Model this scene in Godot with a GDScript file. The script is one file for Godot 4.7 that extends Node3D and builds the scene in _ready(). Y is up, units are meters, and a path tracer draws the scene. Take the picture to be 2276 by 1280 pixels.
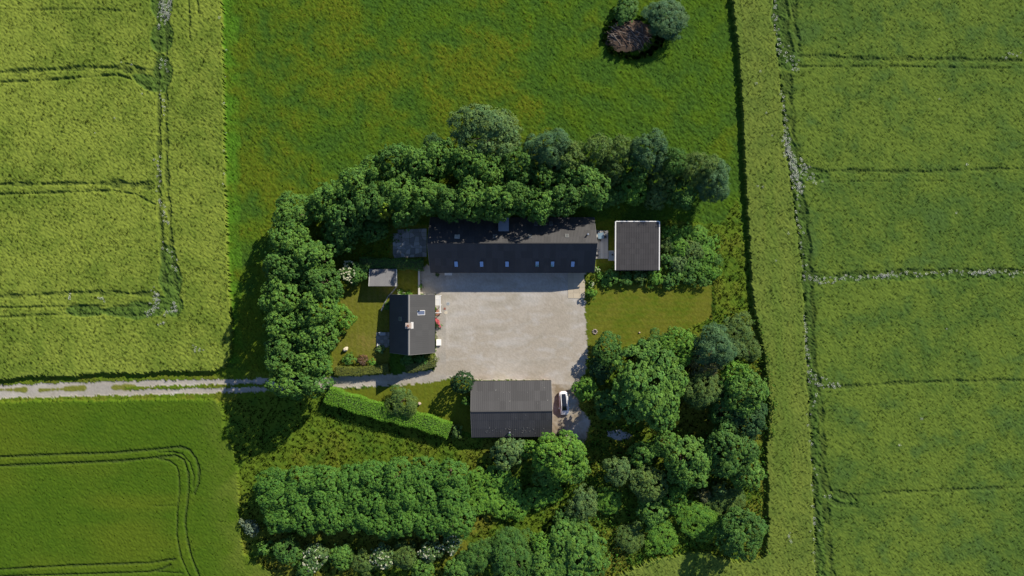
extends Node3D
# A farmstead seen straight down from the air: x is east, z is south, y is up, metres.

const CAM_H := 130.0        # height of the camera above the yard
const S := 11.2             # plan sheet units per metre at ground level
const STEP := 0.2
const X0 := -116.0
const Z0 := -70.0
const NX := 1160
const NZ := 700

var rng := RandomNumberGenerator.new()
var taken := {}
var mats := {}

# ---------------------------------------------------------------- helpers
func spot(u: float, v: float, h := 0.0) -> Vector3:
	# a point of the plan sheet as a place on the ground; h: the height of what was measured, which leans outwards from the middle
	var k := (CAM_H - h) / CAM_H / S
	return Vector3((u - 1138.0) * k, 0.0, (v - 640.0) * k)

func numbered(called: String) -> String:
	if not taken.has(called):
		taken[called] = 0
		return called
	taken[called] += 1
	return "%s_%03d" % [called, taken[called]]

func lin(r: float, g: float, b: float) -> Color:
	return Color(r, g, b).linear_to_srgb()

func mat(key: String, c: Color, rough := 0.85, metal := 0.0, spec := 0.5, vcol := false) -> StandardMaterial3D:
	if mats.has(key): return mats[key]
	var m := StandardMaterial3D.new()
	m.resource_name = key
	m.albedo_color = c.linear_to_srgb()
	m.roughness = rough
	m.metallic = metal
	m.metallic_specular = spec
	m.vertex_color_use_as_albedo = vcol
	mats[key] = m
	return m

func leaf_mat(key: String, c: Color) -> StandardMaterial3D:
	if mats.has(key): return mats[key]
	var m := mat(key, c, 0.62, 0.0, 0.28, true)
	m.cull_mode = BaseMaterial3D.CULL_DISABLED
	m.backlight_enabled = true
	m.backlight = Color(c.r * 0.5, c.g * 0.55, c.b * 0.35).linear_to_srgb()
	return m

func tag(o: Node, label: String, category: String, group := "", kind := "") -> Node:
	if label: o.set_meta("label", label)
	if category: o.set_meta("category", category)
	if group: o.set_meta("group", group)
	if kind: o.set_meta("kind", kind)
	return o

func thing(called: String, label: String, category: String, at := Vector3.ZERO, turn := 0.0, group := "") -> Node3D:
	var o := Node3D.new()
	o.name = numbered(called)
	add_child(o)
	o.position = at
	o.rotation.y = turn
	tag(o, label, category, group)
	return o

func part(called: String, mesh: Mesh, m: Material, parent: Node, at := Transform3D()) -> MeshInstance3D:
	var o := MeshInstance3D.new()
	o.name = called
	o.mesh = mesh
	if m: o.material_override = m
	parent.add_child(o, true)
	o.transform = at
	return o

func whole(called: String, mesh: Mesh, m: Material, label: String, category: String, at := Vector3.ZERO, turn := 0.0, group := "") -> MeshInstance3D:
	var o := part(numbered(called), mesh, m, self)
	o.position = at
	o.rotation.y = turn
	tag(o, label, category, group)
	return o

# --- shapes into a SurfaceTool
func st_new() -> SurfaceTool:
	var st := SurfaceTool.new()
	st.begin(Mesh.PRIMITIVE_TRIANGLES)
	st.set_smooth_group(-1)
	return st

func quad(st: SurfaceTool, a: Vector3, b: Vector3, c: Vector3, d: Vector3) -> void:
	for p in [a, b, c, a, c, d]: st.add_vertex(p)

func box(st: SurfaceTool, lo: Vector3, hi: Vector3, t := Transform3D()) -> void:
	var p := []
	for k in 8:
		p.append(t * Vector3(hi.x if k & 1 else lo.x, hi.y if k & 2 else lo.y, hi.z if k & 4 else lo.z))
	for f in [[2, 3, 7, 6], [0, 4, 5, 1], [0, 1, 3, 2], [4, 6, 7, 5], [0, 2, 6, 4], [1, 5, 7, 3]]:
		quad(st, p[f[0]], p[f[3]], p[f[2]], p[f[1]])

func done(st: SurfaceTool) -> ArrayMesh:
	st.generate_normals()
	return st.commit()

func box_mesh(lo: Vector3, hi: Vector3) -> ArrayMesh:
	var st := st_new()
	box(st, lo, hi)
	return done(st)

func bevel_box(lo: Vector3, hi: Vector3, b: float) -> ArrayMesh:
	# a box with its upper edges chamfered
	var st := st_new()
	box(st, lo, Vector3(hi.x, hi.y - b, hi.z))
	var y0 := hi.y - b
	var a := [Vector3(lo.x, y0, lo.z), Vector3(hi.x, y0, lo.z), Vector3(hi.x, y0, hi.z), Vector3(lo.x, y0, hi.z)]
	var c := [Vector3(lo.x + b, hi.y, lo.z + b), Vector3(hi.x - b, hi.y, lo.z + b), Vector3(hi.x - b, hi.y, hi.z - b), Vector3(lo.x + b, hi.y, hi.z - b)]
	for k in 4: quad(st, a[k], c[k], c[(k + 1) % 4], a[(k + 1) % 4])
	quad(st, c[3], c[2], c[1], c[0])
	return done(st)

func tube(st: SurfaceTool, a: Vector3, b: Vector3, ra: float, rb: float, n := 7, cap := true) -> void:
	var d := (b - a).normalized()
	var u := d.cross(Vector3.RIGHT if absf(d.x) < 0.8 else Vector3.FORWARD).normalized()
	var w := d.cross(u)
	for k in n:
		var e0 := u * cos(TAU * k / n) + w * sin(TAU * k / n)
		var e1 := u * cos(TAU * (k + 1) / n) + w * sin(TAU * (k + 1) / n)
		quad(st, a + e0 * ra, b + e0 * rb, b + e1 * rb, a + e1 * ra)
		if cap:
			for p in [b, b + e1 * rb, b + e0 * rb]: st.add_vertex(p)

func prism(pts: PackedVector2Array, y0: float, y1: float) -> ArrayMesh:
	# a flat piece with the outline pts (x, z)
	var st := st_new()
	var idx := Geometry2D.triangulate_polygon(pts)
	for k in idx: st.add_vertex(Vector3(pts[k].x, y1, pts[k].y))
	for k in pts.size():
		var a := pts[k]
		var b := pts[(k + 1) % pts.size()]
		quad(st, Vector3(a.x, y0, a.y), Vector3(a.x, y1, a.y), Vector3(b.x, y1, b.y), Vector3(b.x, y0, b.y))
	return done(st)

func blob(seed_: int, r: Vector3, rough: float, rings := 7, segs := 11) -> ArrayMesh:
	# an uneven boulder standing on its base
	var n := FastNoiseLite.new()
	n.seed = seed_
	n.frequency = 0.9
	var at := func(i: int, k: int) -> Vector3:
		var a := PI * i / rings
		var d := Vector3(sin(a) * cos(TAU * k / segs), cos(a), sin(a) * sin(TAU * k / segs))
		var q := d * (1.0 + rough * n.get_noise_3dv(d * 1.5 + Vector3.ONE * (seed_ % 17)))
		return Vector3(q.x * r.x, maxf(q.y, -0.55) * r.y + 0.5 * r.y, q.z * r.z)
	var st := st_new()
	for i in rings:
		for k in segs:
			quad(st, at.call(i, k), at.call(i, (k + 1) % segs), at.call(i + 1, (k + 1) % segs), at.call(i + 1, k))
	return done(st)

# ---------------------------------------------------------------- ground
var kind_at := PackedByteArray()
var gap := PackedFloat32Array()
var weed := PackedFloat32Array()
var hgt := PackedFloat32Array()
var tone := PackedColorArray()
const MEADOW := 0
const RAPE := 1
const BARLEY := 2
const RYE := 3
const WHEAT := 4
const GRAVEL := 5
const LAWN := 6
const ROUGH := 7
const VERGE := 8

func fill(pts: Array, h: float, kind: int) -> void:
	var p := PackedVector2Array()
	for q in pts:
		var s := spot(q[0], q[1], h)
		p.append(Vector2((s.x - X0) / STEP, (s.z - Z0) / STEP))
	for j in NZ + 1:
		var xs := []
		for k in p.size():
			var a := p[k]
			var b := p[(k + 1) % p.size()]
			if (a.y <= j) != (b.y <= j):
				xs.append(a.x + (j - a.y) / (b.y - a.y) * (b.x - a.x))
		xs.sort()
		for k in range(0, xs.size() - 1, 2):
			for i in range(maxi(0, ceili(xs[k])), mini(NX, floori(xs[k + 1])) + 1):
				kind_at[j * (NX + 1) + i] = kind

func stroke(into: PackedFloat32Array, pts: Array, width: float, h: float, wob := 0.25, amount := 1.0) -> void:
	var last := spot(pts[0][0], pts[0][1], h)
	for k in range(1, pts.size()):
		var next := spot(pts[k][0], pts[k][1], h)
		var n := maxi(1, int(last.distance_to(next) / 0.2))
		for s in n:
			var c := last.lerp(next, float(s) / n)
			var w := width * 0.5 * (1.0 + wob * (rng.randf() * 2.0 - 1.0) + wob * sin(c.x * 0.7 + c.z * 0.9))
			var r := int(w / STEP) + 1
			var ci := int((c.x - X0) / STEP)
			var cj := int((c.z - Z0) / STEP)
			for j in range(maxi(0, cj - r), mini(NZ, cj + r + 1) + 1):
				for i in range(maxi(0, ci - r), mini(NX, ci + r + 1) + 1):
					var d := Vector2(X0 + i * STEP - c.x, Z0 + j * STEP - c.z).length()
					var v := clampf((w - d) / 0.2 + 0.6, 0.0, 1.0) * amount
					var at := j * (NX + 1) + i
					if v > into[at]: into[at] = v
		last = next

func is_crop(k: int) -> bool:
	return k >= RAPE and k <= WHEAT

var hi_n := FastNoiseLite.new()
var mid_n := FastNoiseLite.new()
var low_n := FastNoiseLite.new()
var streak_n := FastNoiseLite.new()

func mixc(a: Color, b: Color, t: float) -> Color:
	return a.lerp(b, clampf(t, 0.0, 1.0))

func lay_ground() -> void:
	var n := (NX + 1) * (NZ + 1)
	kind_at.resize(n)
	gap.resize(n)
	weed.resize(n)
	hgt.resize(n)
	tone.resize(n)
	for a in [[hi_n, 0.9, 3], [mid_n, 0.16, 4], [low_n, 0.028, 5], [streak_n, 0.62, 6]]:
		a[0].noise_type = FastNoiseLite.TYPE_SIMPLEX_SMOOTH
		a[0].frequency = a[1]
		a[0].seed = a[2]
		a[0].fractal_octaves = 3
	# outlines
	fill([[490, 876], [525, 1000], [545, 1240], [600, 1300], [640, 1420], [1300, 1420], [1350, 1290], [1560, 1225], [1640, 1250], [1712, 1240], [1704, 1000], [1700, 850], [1680, 690], [1584, 625], [1584, 700], [1310, 790], [1290, 850], [1225, 985], [1050, 975], [735, 870], [640, 872]], 0.0, ROUGH)
	fill([[1465, 490], [1600, 500], [1640, 440], [1672, 690], [1590, 700], [1584, 630], [1300, 636], [1300, 600], [1465, 600]], 0.0, ROUGH)
	fill([[765, 640], [800, 595], [935, 595], [935, 656], [868, 656], [866, 832], [742, 832], [738, 780]], 0.0, LAWN)
	fill([[1298, 630], [1583, 628], [1582, 706], [1540, 725], [1480, 752], [1400, 765], [1330, 795], [1304, 795]], 0.0, LAWN)
	fill([[735, 864], [870, 860], [1010, 840], [1056, 846], [1056, 965], [1020, 955], [735, 872]], 0.0, LAWN)
	fill([[866, 500], [952, 500], [952, 578], [866, 578]], 0.0, LAWN)
	fill([[1318, 490], [1372, 490], [1372, 600], [1318, 600]], 0.0, LAWN)
	fill([[-400, 835], [500, 815], [620, 835], [620, 878], [490, 892], [-400, 905]], 0.0, VERGE)
	fill([[-400, -400], [480, -400], [492, 0], [497, 200], [500, 400], [507, 600], [515, 740], [514, 785], [500, 815], [470, 826], [380, 826], [300, 832], [220, 830], [150, 838], [60, 838], [0, 845], [-400, 850]], 1.0, RAPE)
	fill([[-400, 902], [0, 893], [300, 890], [478, 888], [492, 905], [497, 960], [520, 1000], [528, 1060], [532, 1150], [540, 1230], [600, 1270], [640, 1330], [640, 1500], [-400, 1500]], 0.8, BARLEY)
	var west := [[1612, -400], [1628, 0], [1640, 100], [1648, 200], [1655, 350], [1663, 500], [1672, 650], [1680, 705], [1700, 800], [1710, 900], [1704, 1000], [1706, 1100], [1708, 1180], [1700, 1240], [1640, 1250], [1560, 1225], [1450, 1245], [1350, 1290], [1300, 1500]]
	var east := [[1710, -400], [1722, 50], [1735, 180], [1745, 300], [1755, 380], [1770, 480], [1785, 600], [1790, 700], [1797, 850], [1803, 950], [1812, 1150], [1815, 1280], [1818, 1500]]
	var back := east.duplicate()
	back.reverse()
	fill(west + back, 1.1, RYE)
	fill(east + [[2700, 1500], [2700, -400]], 0.9, WHEAT)
	fill([[943, 590], [1300, 590], [1298, 640], [1301, 700], [1306, 780], [1300, 830], [1284, 850], [1284, 900], [1312, 935], [1300, 985], [1222, 985], [1222, 845], [1050, 845], [1040, 836], [1005, 838], [960, 850], [870, 857], [740, 862], [595, 868], [595, 841], [740, 838], [870, 832], [968, 822], [970, 655], [935, 655], [935, 597]], 0.0, GRAVEL)
	fill([[-400, 870], [0, 856], [150, 850], [280, 847], [280, 878], [0, 885], [-400, 900]], 0.0, GRAVEL)
	fill([[275, 847], [600, 841], [600, 851], [275, 859]], 0.0, GRAVEL)
	fill([[275, 867], [600, 860], [600, 870], [275, 878]], 0.0, GRAVEL)
	var was := kind_at.duplicate()
	hi_n.frequency = 0.9
	for j in range(3, NZ - 3):
		for i in range(3, NX - 3):
			var at := j * (NX + 1) + i
			if was[at] == was[at - 2] and was[at] == was[at + 2] and was[at] == was[at - 2 * (NX + 1)] and was[at] == was[at + 2 * (NX + 1)]: continue
			var x := i * STEP
			var z := j * STEP
			var dx := clampi(roundi(hi_n.get_noise_2d(x, z) * 1.7 + rng.randf_range(-0.6, 0.6)), -2, 2)
			var dz := clampi(roundi(hi_n.get_noise_2d(x + 500.0, z) * 1.7 + rng.randf_range(-0.6, 0.6)), -2, 2)
			kind_at[at] = was[at + dx + dz * (NX + 1)]
	for g in [[[0, 866], [60, 866]], [[90, 867], [190, 862]], [[250, 861], [300, 860]]]: stroke(weed, g, 0.7, 0.0, 0.5)
	# wheelings through the crops
	for g in [
		[0.9, 1.0, [[347, -60], [349, 60], [350, 110], [347, 150], [352, 215], [352, 300], [352, 400], [355, 450], [360, 560], [365, 625]]],
		[0.8, 1.0, [[374, -60], [370, 60], [368, 140], [368, 250], [370, 400], [373, 440], [378, 500], [380, 560], [388, 620], [394, 655]]],
		[1.1, 1.0, [[346, 120], [346, 170]]], [1.0, 1.0, [[368, 130], [370, 190]]],
		[0.8, 1.0, [[-200, 166], [0, 160], [100, 155], [200, 150], [280, 150]]], [1.8, 1.0, [[280, 151], [310, 156], [344, 168]]],
		[0.45, 1.0, [[-200, 188], [0, 182], [100, 178], [200, 170], [260, 166], [310, 182], [340, 205], [352, 228]]],
		[0.7, 1.0, [[-200, 412], [0, 410], [150, 408], [250, 408]]], [1.6, 1.0, [[250, 408], [300, 412], [338, 412]]],
		[0.45, 1.0, [[-200, 436], [0, 432], [120, 428], [250, 424], [300, 432], [345, 455]]],
		[0.7, 1.0, [[-200, 665], [0, 660], [100, 655], [170, 651]]], [1.0, 1.0, [[170, 651], [250, 652], [350, 655]]],
		[0.45, 0.8, [[-200, 690], [0, 684], [150, 681], [280, 680], [330, 676]]], [0.6, 0.7, [[0, 705], [150, 698], [320, 702]]],
		[0.5, 0.8, [[417, -40], [419, 30], [421, 90]]], [0.4, 0.7, [[434, -40], [440, 30]]],
		[0.5, 0.6, [[60, 22], [180, 20], [300, 25]]], [0.5, 0.5, [[70, 270], [110, 262]]],
	]: stroke(gap, g[2], g[0] * 0.75, 1.0, 0.45, g[1] * 0.9)
	stroke(weed, [[355, -30], [362, 60], [357, 100]], 2.6, 1.0, 0.4)
	stroke(weed, [[360, 130], [362, 200]], 2.2, 1.0, 0.4)
	stroke(weed, [[300, 170], [345, 190]], 2.0, 1.0, 0.3)
	stroke(weed, [[372, 560], [378, 620], [385, 690]], 3.0, 1.0, 0.3)
	stroke(weed, [[300, 690], [350, 690], [360, 670]], 2.6, 1.0, 0.3)
	stroke(weed, [[150, 690], [300, 694]], 1.6, 1.0, 0.3)
	for g in [
		[0.6, 1.0, [[-200, 1024], [0, 1016], [120, 1011], [250, 1007], [340, 1000], [400, 994], [420, 1000], [435, 1020], [442, 1045], [440, 1075], [430, 1100]]],
		[0.6, 1.0, [[-200, 1042], [0, 1036], [150, 1030], [270, 1025], [340, 1018], [390, 1013]]],
		[0.35, 1.0, [[350, 1020], [376, 1025], [390, 1035], [396, 1050], [398, 1090], [393, 1140], [392, 1190], [400, 1235], [415, 1270], [440, 1320]]],
		[0.5, 1.0, [[390, 1013], [408, 1022], [418, 1055], [418, 1085], [415, 1120], [410, 1160], [415, 1200], [425, 1240], [445, 1290], [460, 1330]]],
		[0.3, 0.9, [[350, 1005], [385, 1005], [405, 1010], [422, 1030], [430, 1060], [428, 1085]]],
		[0.5, 1.0, [[-200, 1274], [0, 1266], [150, 1258], [330, 1252], [390, 1243]]],
		[0.45, 1.0, [[-200, 1290], [60, 1280], [200, 1276], [330, 1272], [360, 1265], [380, 1255]]], [0.3, 0.9, [[340, 1270], [410, 1275]]],
		[0.2, 0.5, [[340, 1125], [392, 1124]]],
	]: stroke(gap, g[2], g[0] * 0.75, 0.8, 0.15, g[1])
	for g in [
		[1.0, 1.0, [[1718, -60], [1726, 50], [1739, 180], [1748, 300], [1757, 380], [1772, 480], [1787, 600], [1792, 700], [1798, 850], [1804, 950], [1814, 1150], [1817, 1320]]],
		[1.7, 1.0, [[1738, -60], [1742, 20], [1748, 80], [1752, 120]]], [0.9, 1.0, [[1762, -60], [1766, 40], [1772, 90], [1775, 120]]],
		[1.2, 1.0, [[1752, 170], [1758, 250], [1765, 320], [1785, 370], [1800, 382]]],
		[1.1, 1.0, [[1780, 420], [1788, 480], [1797, 560], [1802, 620], [1806, 700], [1808, 800], [1820, 870], [1828, 960], [1830, 1060], [1836, 1140], [1842, 1220], [1856, 1320]]],
		[0.8, 1.0, [[1775, 124], [1850, 126], [1900, 130], [2100, 132], [2400, 137]]], [0.45, 0.9, [[1775, 148], [1840, 148], [1990, 147], [2100, 150], [2400, 153]]],
		[0.7, 0.9, [[1800, 380], [1900, 380], [2050, 382], [2150, 378], [2400, 372]]], [0.3, 0.6, [[1840, 404], [2100, 402]]],
		[1.0, 0.9, [[1797, 612], [1900, 610], [2000, 605], [2130, 602], [2400, 604]]],
		[0.7, 0.9, [[1825, 862], [1880, 860], [1990, 852], [2100, 848], [2250, 846], [2400, 844]]],
		[1.2, 1.0, [[1830, 1068], [1845, 1090], [1880, 1104]]], [0.7, 0.9, [[1880, 1104], [1950, 1098], [2050, 1092], [2200, 1086], [2400, 1080]]], [0.8, 0.8, [[1838, 1110], [1870, 1122], [1910, 1128]]],
	]: stroke(gap, g[2], g[0] * 0.75, 0.9, 0.5, g[1] * 0.78)
	stroke(weed, [[1728, -60], [1735, 50], [1748, 140], [1760, 150]], 2.4, 0.9, 0.3)
	stroke(weed, [[1750, 300], [1775, 390], [1785, 470], [1795, 600], [1798, 720], [1806, 850], [1815, 1000], [1822, 1130], [1826, 1300]], 1.4, 0.9, 0.3)
	stroke(weed, [[1780, 385], [1840, 390]], 2.0, 0.9, 0.3)
	stroke(weed, [[1800, 618], [2276, 612]], 0.9, 0.9, 0.5)
	stroke(weed, [[1845, 1108], [1900, 1118]], 1.6, 0.9, 0.4)
	# the lie of the land
	rng.seed = 11
	var g_meadow := [Color(0.058, 0.112, 0.009), Color(0.078, 0.116, 0.009), Color(0.042, 0.092, 0.012)]
	for j in NZ + 1:
		for i in NX + 1:
			var at := j * (NX + 1) + i
			var x := X0 + i * STEP
			var z := Z0 + j * STEP
			var k := kind_at[at]
			var r := rng.randf()
			var lo := low_n.get_noise_2d(x, z)
			var mi := mid_n.get_noise_2d(x, z)
			var y := 0.0
			var c: Color
			var grain := 0.86 + 0.28 * rng.randf()
			if k == MEADOW:
				var hi := hi_n.get_noise_2d(x, z)
				y = 0.10 + 0.12 * hi + 0.08 * mi + 0.11 * r
				c = mixc(g_meadow[0], g_meadow[2], 0.5 - mi * 1.1 + hi * 0.4)
				c = mixc(c, g_meadow[1], 0.15 + lo * 1.6 + mi * 0.9 + hi * 0.5 - x * 0.010)
				if mi + hi * 0.6 + lo * 0.8 > 0.42 and x < 8.0: c = mixc(c, Color(0.108, 0.116, 0.010), (rng.randf() - 0.45) * 1.5)
				grain = 0.70 + 0.60 * rng.randf()
				var edge := x + 57.0 - z * 0.01
				if edge < 3.5 and z < 15.0: c = mixc(Color(0.065, 0.15, 0.012), c, edge / 3.5 - 0.2 + mi)
			elif k == RAPE:
				var s := streak_n.get_noise_2d(x * 1.5 + z * 1.1, z * 2.6 - x * 0.7)
				y = 0.96 + 0.11 * s + 0.06 * mi + 0.12 * (r - 0.5)
				c = mixc(Color(0.176, 0.224, 0.034), Color(0.108, 0.158, 0.022), 0.42 + lo * 0.9 + mi * 0.8 - s * 0.6)
			elif k == BARLEY:
				var s := streak_n.get_noise_2d(x * 0.8, z * 2.2)
				y = 0.76 + 0.04 * s + 0.03 * mi + 0.11 * (r - 0.5)
				c = mixc(Color(0.064, 0.116, 0.009), Color(0.048, 0.098, 0.008), 0.5 + mi * 0.5 + s * 0.4)
				c = mixc(c, Color(0.078, 0.118, 0.010), lo * 1.6 + low_n.get_noise_2d(x * 0.4, z * 5.0) * 0.8)
				var e := smoothstep(-66.0, -57.0, x - z * 0.09)
				c = mixc(c, Color(0.105, 0.142, 0.020), e * (0.55 + mi * 0.9))
			elif k == RYE:
				var s := streak_n.get_noise_2d(x * 2.4, z * 1.1)
				y = 1.05 + 0.08 * s + 0.05 * mi + 0.11 * (r - 0.5)
				c = mixc(Color(0.130, 0.172, 0.030), Color(0.088, 0.134, 0.024), 0.4 + mi * 0.7 - s * 0.4)
				c = mixc(c, Color(0.084, 0.142, 0.022), low_n.get_noise_2d(x * 6.0, z * 0.6) * 1.1)
			elif k == WHEAT:
				var s := streak_n.get_noise_2d(x * 1.3, z * 1.9 + x * 0.4)
				y = 0.88 + 0.09 * s + 0.06 * mi + 0.11 * (r - 0.5)
				c = mixc(Color(0.104, 0.154, 0.024), Color(0.064, 0.114, 0.021), 0.42 + lo * 0.8 + mi * 0.9 - s * 0.5)
				c = mixc(c, Color(0.064, 0.116, 0.027), (mi - 0.25) * 1.5 + low_n.get_noise_2d(x * 2.0 + 300.0, z * 2.0) * 0.7)
			elif k == GRAVEL:
				var wx := x + 3.0 * mid_n.get_noise_2d(x * 0.6 + 50.0, z * 0.6)
				var sw := streak_n.get_noise_2d(wx * 1.4 + z * 0.7, z * 1.4 - wx * 0.5)
				y = 0.03 + 0.012 * r + 0.008 * sw
				c = mixc(Color(0.402, 0.370, 0.322), Color(0.345, 0.305, 0.248), 0.45 - lo * 1.3 + sw * 0.35 - mi * 0.35)
				c = mixc(c, Color(0.450, 0.435, 0.415), streak_n.get_noise_2d(wx * 0.25 + z * 0.35, z * 0.5 - wx * 0.15) * 0.8)
				c = mixc(c, Color(0.270, 0.245, 0.190), -streak_n.get_noise_2d(wx * 0.2 - 40.0, z * 0.45 + 9.0) * 1.0 - 0.1)
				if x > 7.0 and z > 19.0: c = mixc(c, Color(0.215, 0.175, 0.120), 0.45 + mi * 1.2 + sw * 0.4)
				if x < -13.0: c = mixc(c, Color(0.310, 0.288, 0.252), 0.45 + mi)
				grain = 0.90 + 0.20 * rng.randf()
			elif k == LAWN:
				var hi := hi_n.get_noise_2d(x * 0.7, z * 1.2)
				y = 0.05 + 0.035 * r + 0.02 * hi
				c = mixc(Color(0.122, 0.130, 0.018), Color(0.082, 0.120, 0.011), 0.45 + mi * 1.0 + hi * 0.7 + lo * 0.8)
				if x < -17.0 and z < 17.0: c = mixc(c, Color(0.165, 0.140, 0.034), 0.30 + mi * 0.9 + hi * 0.4)
				if z > 17.0: c = mixc(c, Color(0.094, 0.123, 0.011), 0.6)
				var mow := sin(z * 5.6 if x > 0.0 else x * 5.6)
				grain = 0.80 + 0.40 * rng.randf()
				c = mixc(c, Color(0.102, 0.115, 0.010), mow * 0.30 + 0.12)
			elif k == ROUGH:
				var hi := hi_n.get_noise_2d(x * 0.8, z * 0.8)
				y = 0.20 + 0.11 * hi + 0.09 * mi + 0.12 * r
				c = mixc(Color(0.086, 0.135, 0.013), Color(0.123, 0.135, 0.018), 0.35 + lo * 1.3 + mi * 0.6 + hi * 0.35)
				c = mixc(c, Color(0.053, 0.111, 0.013), -mi * 1.2 + hi * 0.5)
			else:
				var hi := hi_n.get_noise_2d(x, z)
				y = 0.10 + 0.10 * hi + 0.08 * r
				c = mixc(Color(0.086, 0.143, 0.011), Color(0.115, 0.135, 0.016), 0.4 + mi + hi * 0.5)
			var w := weed[at]
			if w > 0.0:
				if k == GRAVEL:
					y += 0.07 * w * r
					c = mixc(c, Color(0.15, 0.16, 0.03), w)
				elif is_crop(k):
					y = lerpf(y, 0.62 + 0.35 * mid_n.get_noise_2d(x * 4.0, z * 4.0) + 0.2 * r, w * 0.85)
					c = mixc(c, Color(0.062, 0.115, 0.022), w * 0.85)
			var cut := gap[at]
			if k == RAPE or k == WHEAT: cut *= clampf(0.85 + 1.3 * mid_n.get_noise_2d(x * 2.2 + 80.0, z * 2.2), 0.0, 1.0)
			if cut > 0.0 and is_crop(k):
				y = lerpf(y, (0.46 if k != BARLEY else 0.34) + 0.28 * r, cut)
				c = mixc(c, Color(0.040, 0.062, 0.016), cut * (0.45 + 0.5 * r))
			hgt[at] = y
			tone[at] = Color(minf(1.0, c.r * grain * 2.0), minf(1.0, c.g * grain * 2.0), minf(1.0, c.b * grain * 2.0))

func owner_of(i: int, j: int) -> int:
	var a := j * (NX + 1) + i
	var best := kind_at[a]
	for k in [kind_at[a + 1], kind_at[a + NX + 1], kind_at[a + NX + 2]]:
		if k == best: continue
		if is_crop(k) and not is_crop(best): best = k
		elif not is_crop(best) and best == GRAVEL: best = k
	return best

func emit_ground(kinds: PackedByteArray, kind: int, called: String) -> void:
	var remap := PackedInt32Array()
	remap.resize((NX + 1) * (NZ + 1))
	remap.fill(-1)
	var v := PackedVector3Array()
	var nn := PackedVector3Array()
	var cc := PackedColorArray()
	var ix := PackedInt32Array()
	var w := NX + 1
	for j in NZ:
		for i in NX:
			if kinds[j * NX + i] != kind: continue
			var at := j * w + i
			for q in [at, at + 1, at + w, at + w + 1]:
				if remap[q] < 0:
					remap[q] = v.size()
					var qi: int = q % w
					var qj: int = q / w
					v.append(Vector3(X0 + qi * STEP, hgt[q], Z0 + qj * STEP))
					var l: int = q - 1 if qi > 0 else q
					var r: int = q + 1 if qi < NX else q
					var u: int = q - w if qj > 0 else q
					var d: int = q + w if qj < NZ else q
					nn.append(Vector3(hgt[l] - hgt[r], 2.0 * STEP, hgt[u] - hgt[d]).normalized())
					cc.append(tone[q])
			var a := remap[at]
			var b := remap[at + 1]
			var c := remap[at + w + 1]
			var e := remap[at + w]
			ix.append_array(PackedInt32Array([a, b, c, a, c, e]))
	var arr := []
	arr.resize(Mesh.ARRAY_MAX)
	arr[Mesh.ARRAY_VERTEX] = v
	arr[Mesh.ARRAY_NORMAL] = nn
	arr[Mesh.ARRAY_COLOR] = cc
	arr[Mesh.ARRAY_INDEX] = ix
	var m := ArrayMesh.new()
	m.add_surface_from_arrays(Mesh.PRIMITIVE_TRIANGLES, arr)
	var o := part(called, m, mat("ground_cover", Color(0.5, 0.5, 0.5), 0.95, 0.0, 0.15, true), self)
	o.set_meta("kind", "structure")

# ---------------------------------------------------------------- foliage
var lv := PackedVector3Array()
var ln := PackedVector3Array()
var lc := PackedColorArray()
var li := PackedInt32Array()

func leaf(p: Vector3, n: Vector3, long: float, wide: float, c: Color, droop := 0.0) -> void:
	var u := n.cross(Vector3(rng.randf() - 0.5, rng.randf() - 0.5, rng.randf() - 0.5)).normalized()
	if droop > 0.0: u = (u + Vector3.DOWN * droop).normalized()
	var w := n.cross(u).normalized()
	n = u.cross(w)
	if n.y < -0.2: n = -n
	var k := lv.size()
	lv.append(p - u * long * 0.5)
	lv.append(p + w * wide * 0.5 + n * wide * 0.12)
	lv.append(p + u * long * 0.5)
	lv.append(p - w * wide * 0.5 + n * wide * 0.12)
	for q in 4:
		ln.append(n)
		lc.append(c)
	li.append_array(PackedInt32Array([k, k + 1, k + 2, k, k + 2, k + 3]))

func leaves_done() -> ArrayMesh:
	var arr := []
	arr.resize(Mesh.ARRAY_MAX)
	arr[Mesh.ARRAY_VERTEX] = lv
	arr[Mesh.ARRAY_NORMAL] = ln
	arr[Mesh.ARRAY_COLOR] = lc
	arr[Mesh.ARRAY_INDEX] = li
	var m := ArrayMesh.new()
	m.add_surface_from_arrays(Mesh.PRIMITIVE_TRIANGLES, arr)
	lv = PackedVector3Array()
	ln = PackedVector3Array()
	lc = PackedColorArray()
	li = PackedInt32Array()
	return m

func any_dir() -> Vector3:
	var y := rng.randf() * 2.0 - 1.0
	var a := rng.randf() * TAU
	var s := sqrt(1.0 - y * y)
	return Vector3(s * cos(a), y, s * sin(a))

func leaf_tone(spread: float) -> Color:
	var t := rng.randf()
	var b := 0.80 + spread * (rng.randf() - 0.5)
	return Color(minf(1.0, b * lerpf(0.72, 1.1, t)), minf(1.0, b * lerpf(0.9, 1.05, t)), minf(1.0, b * lerpf(1.0, 0.75, t)))

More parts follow.
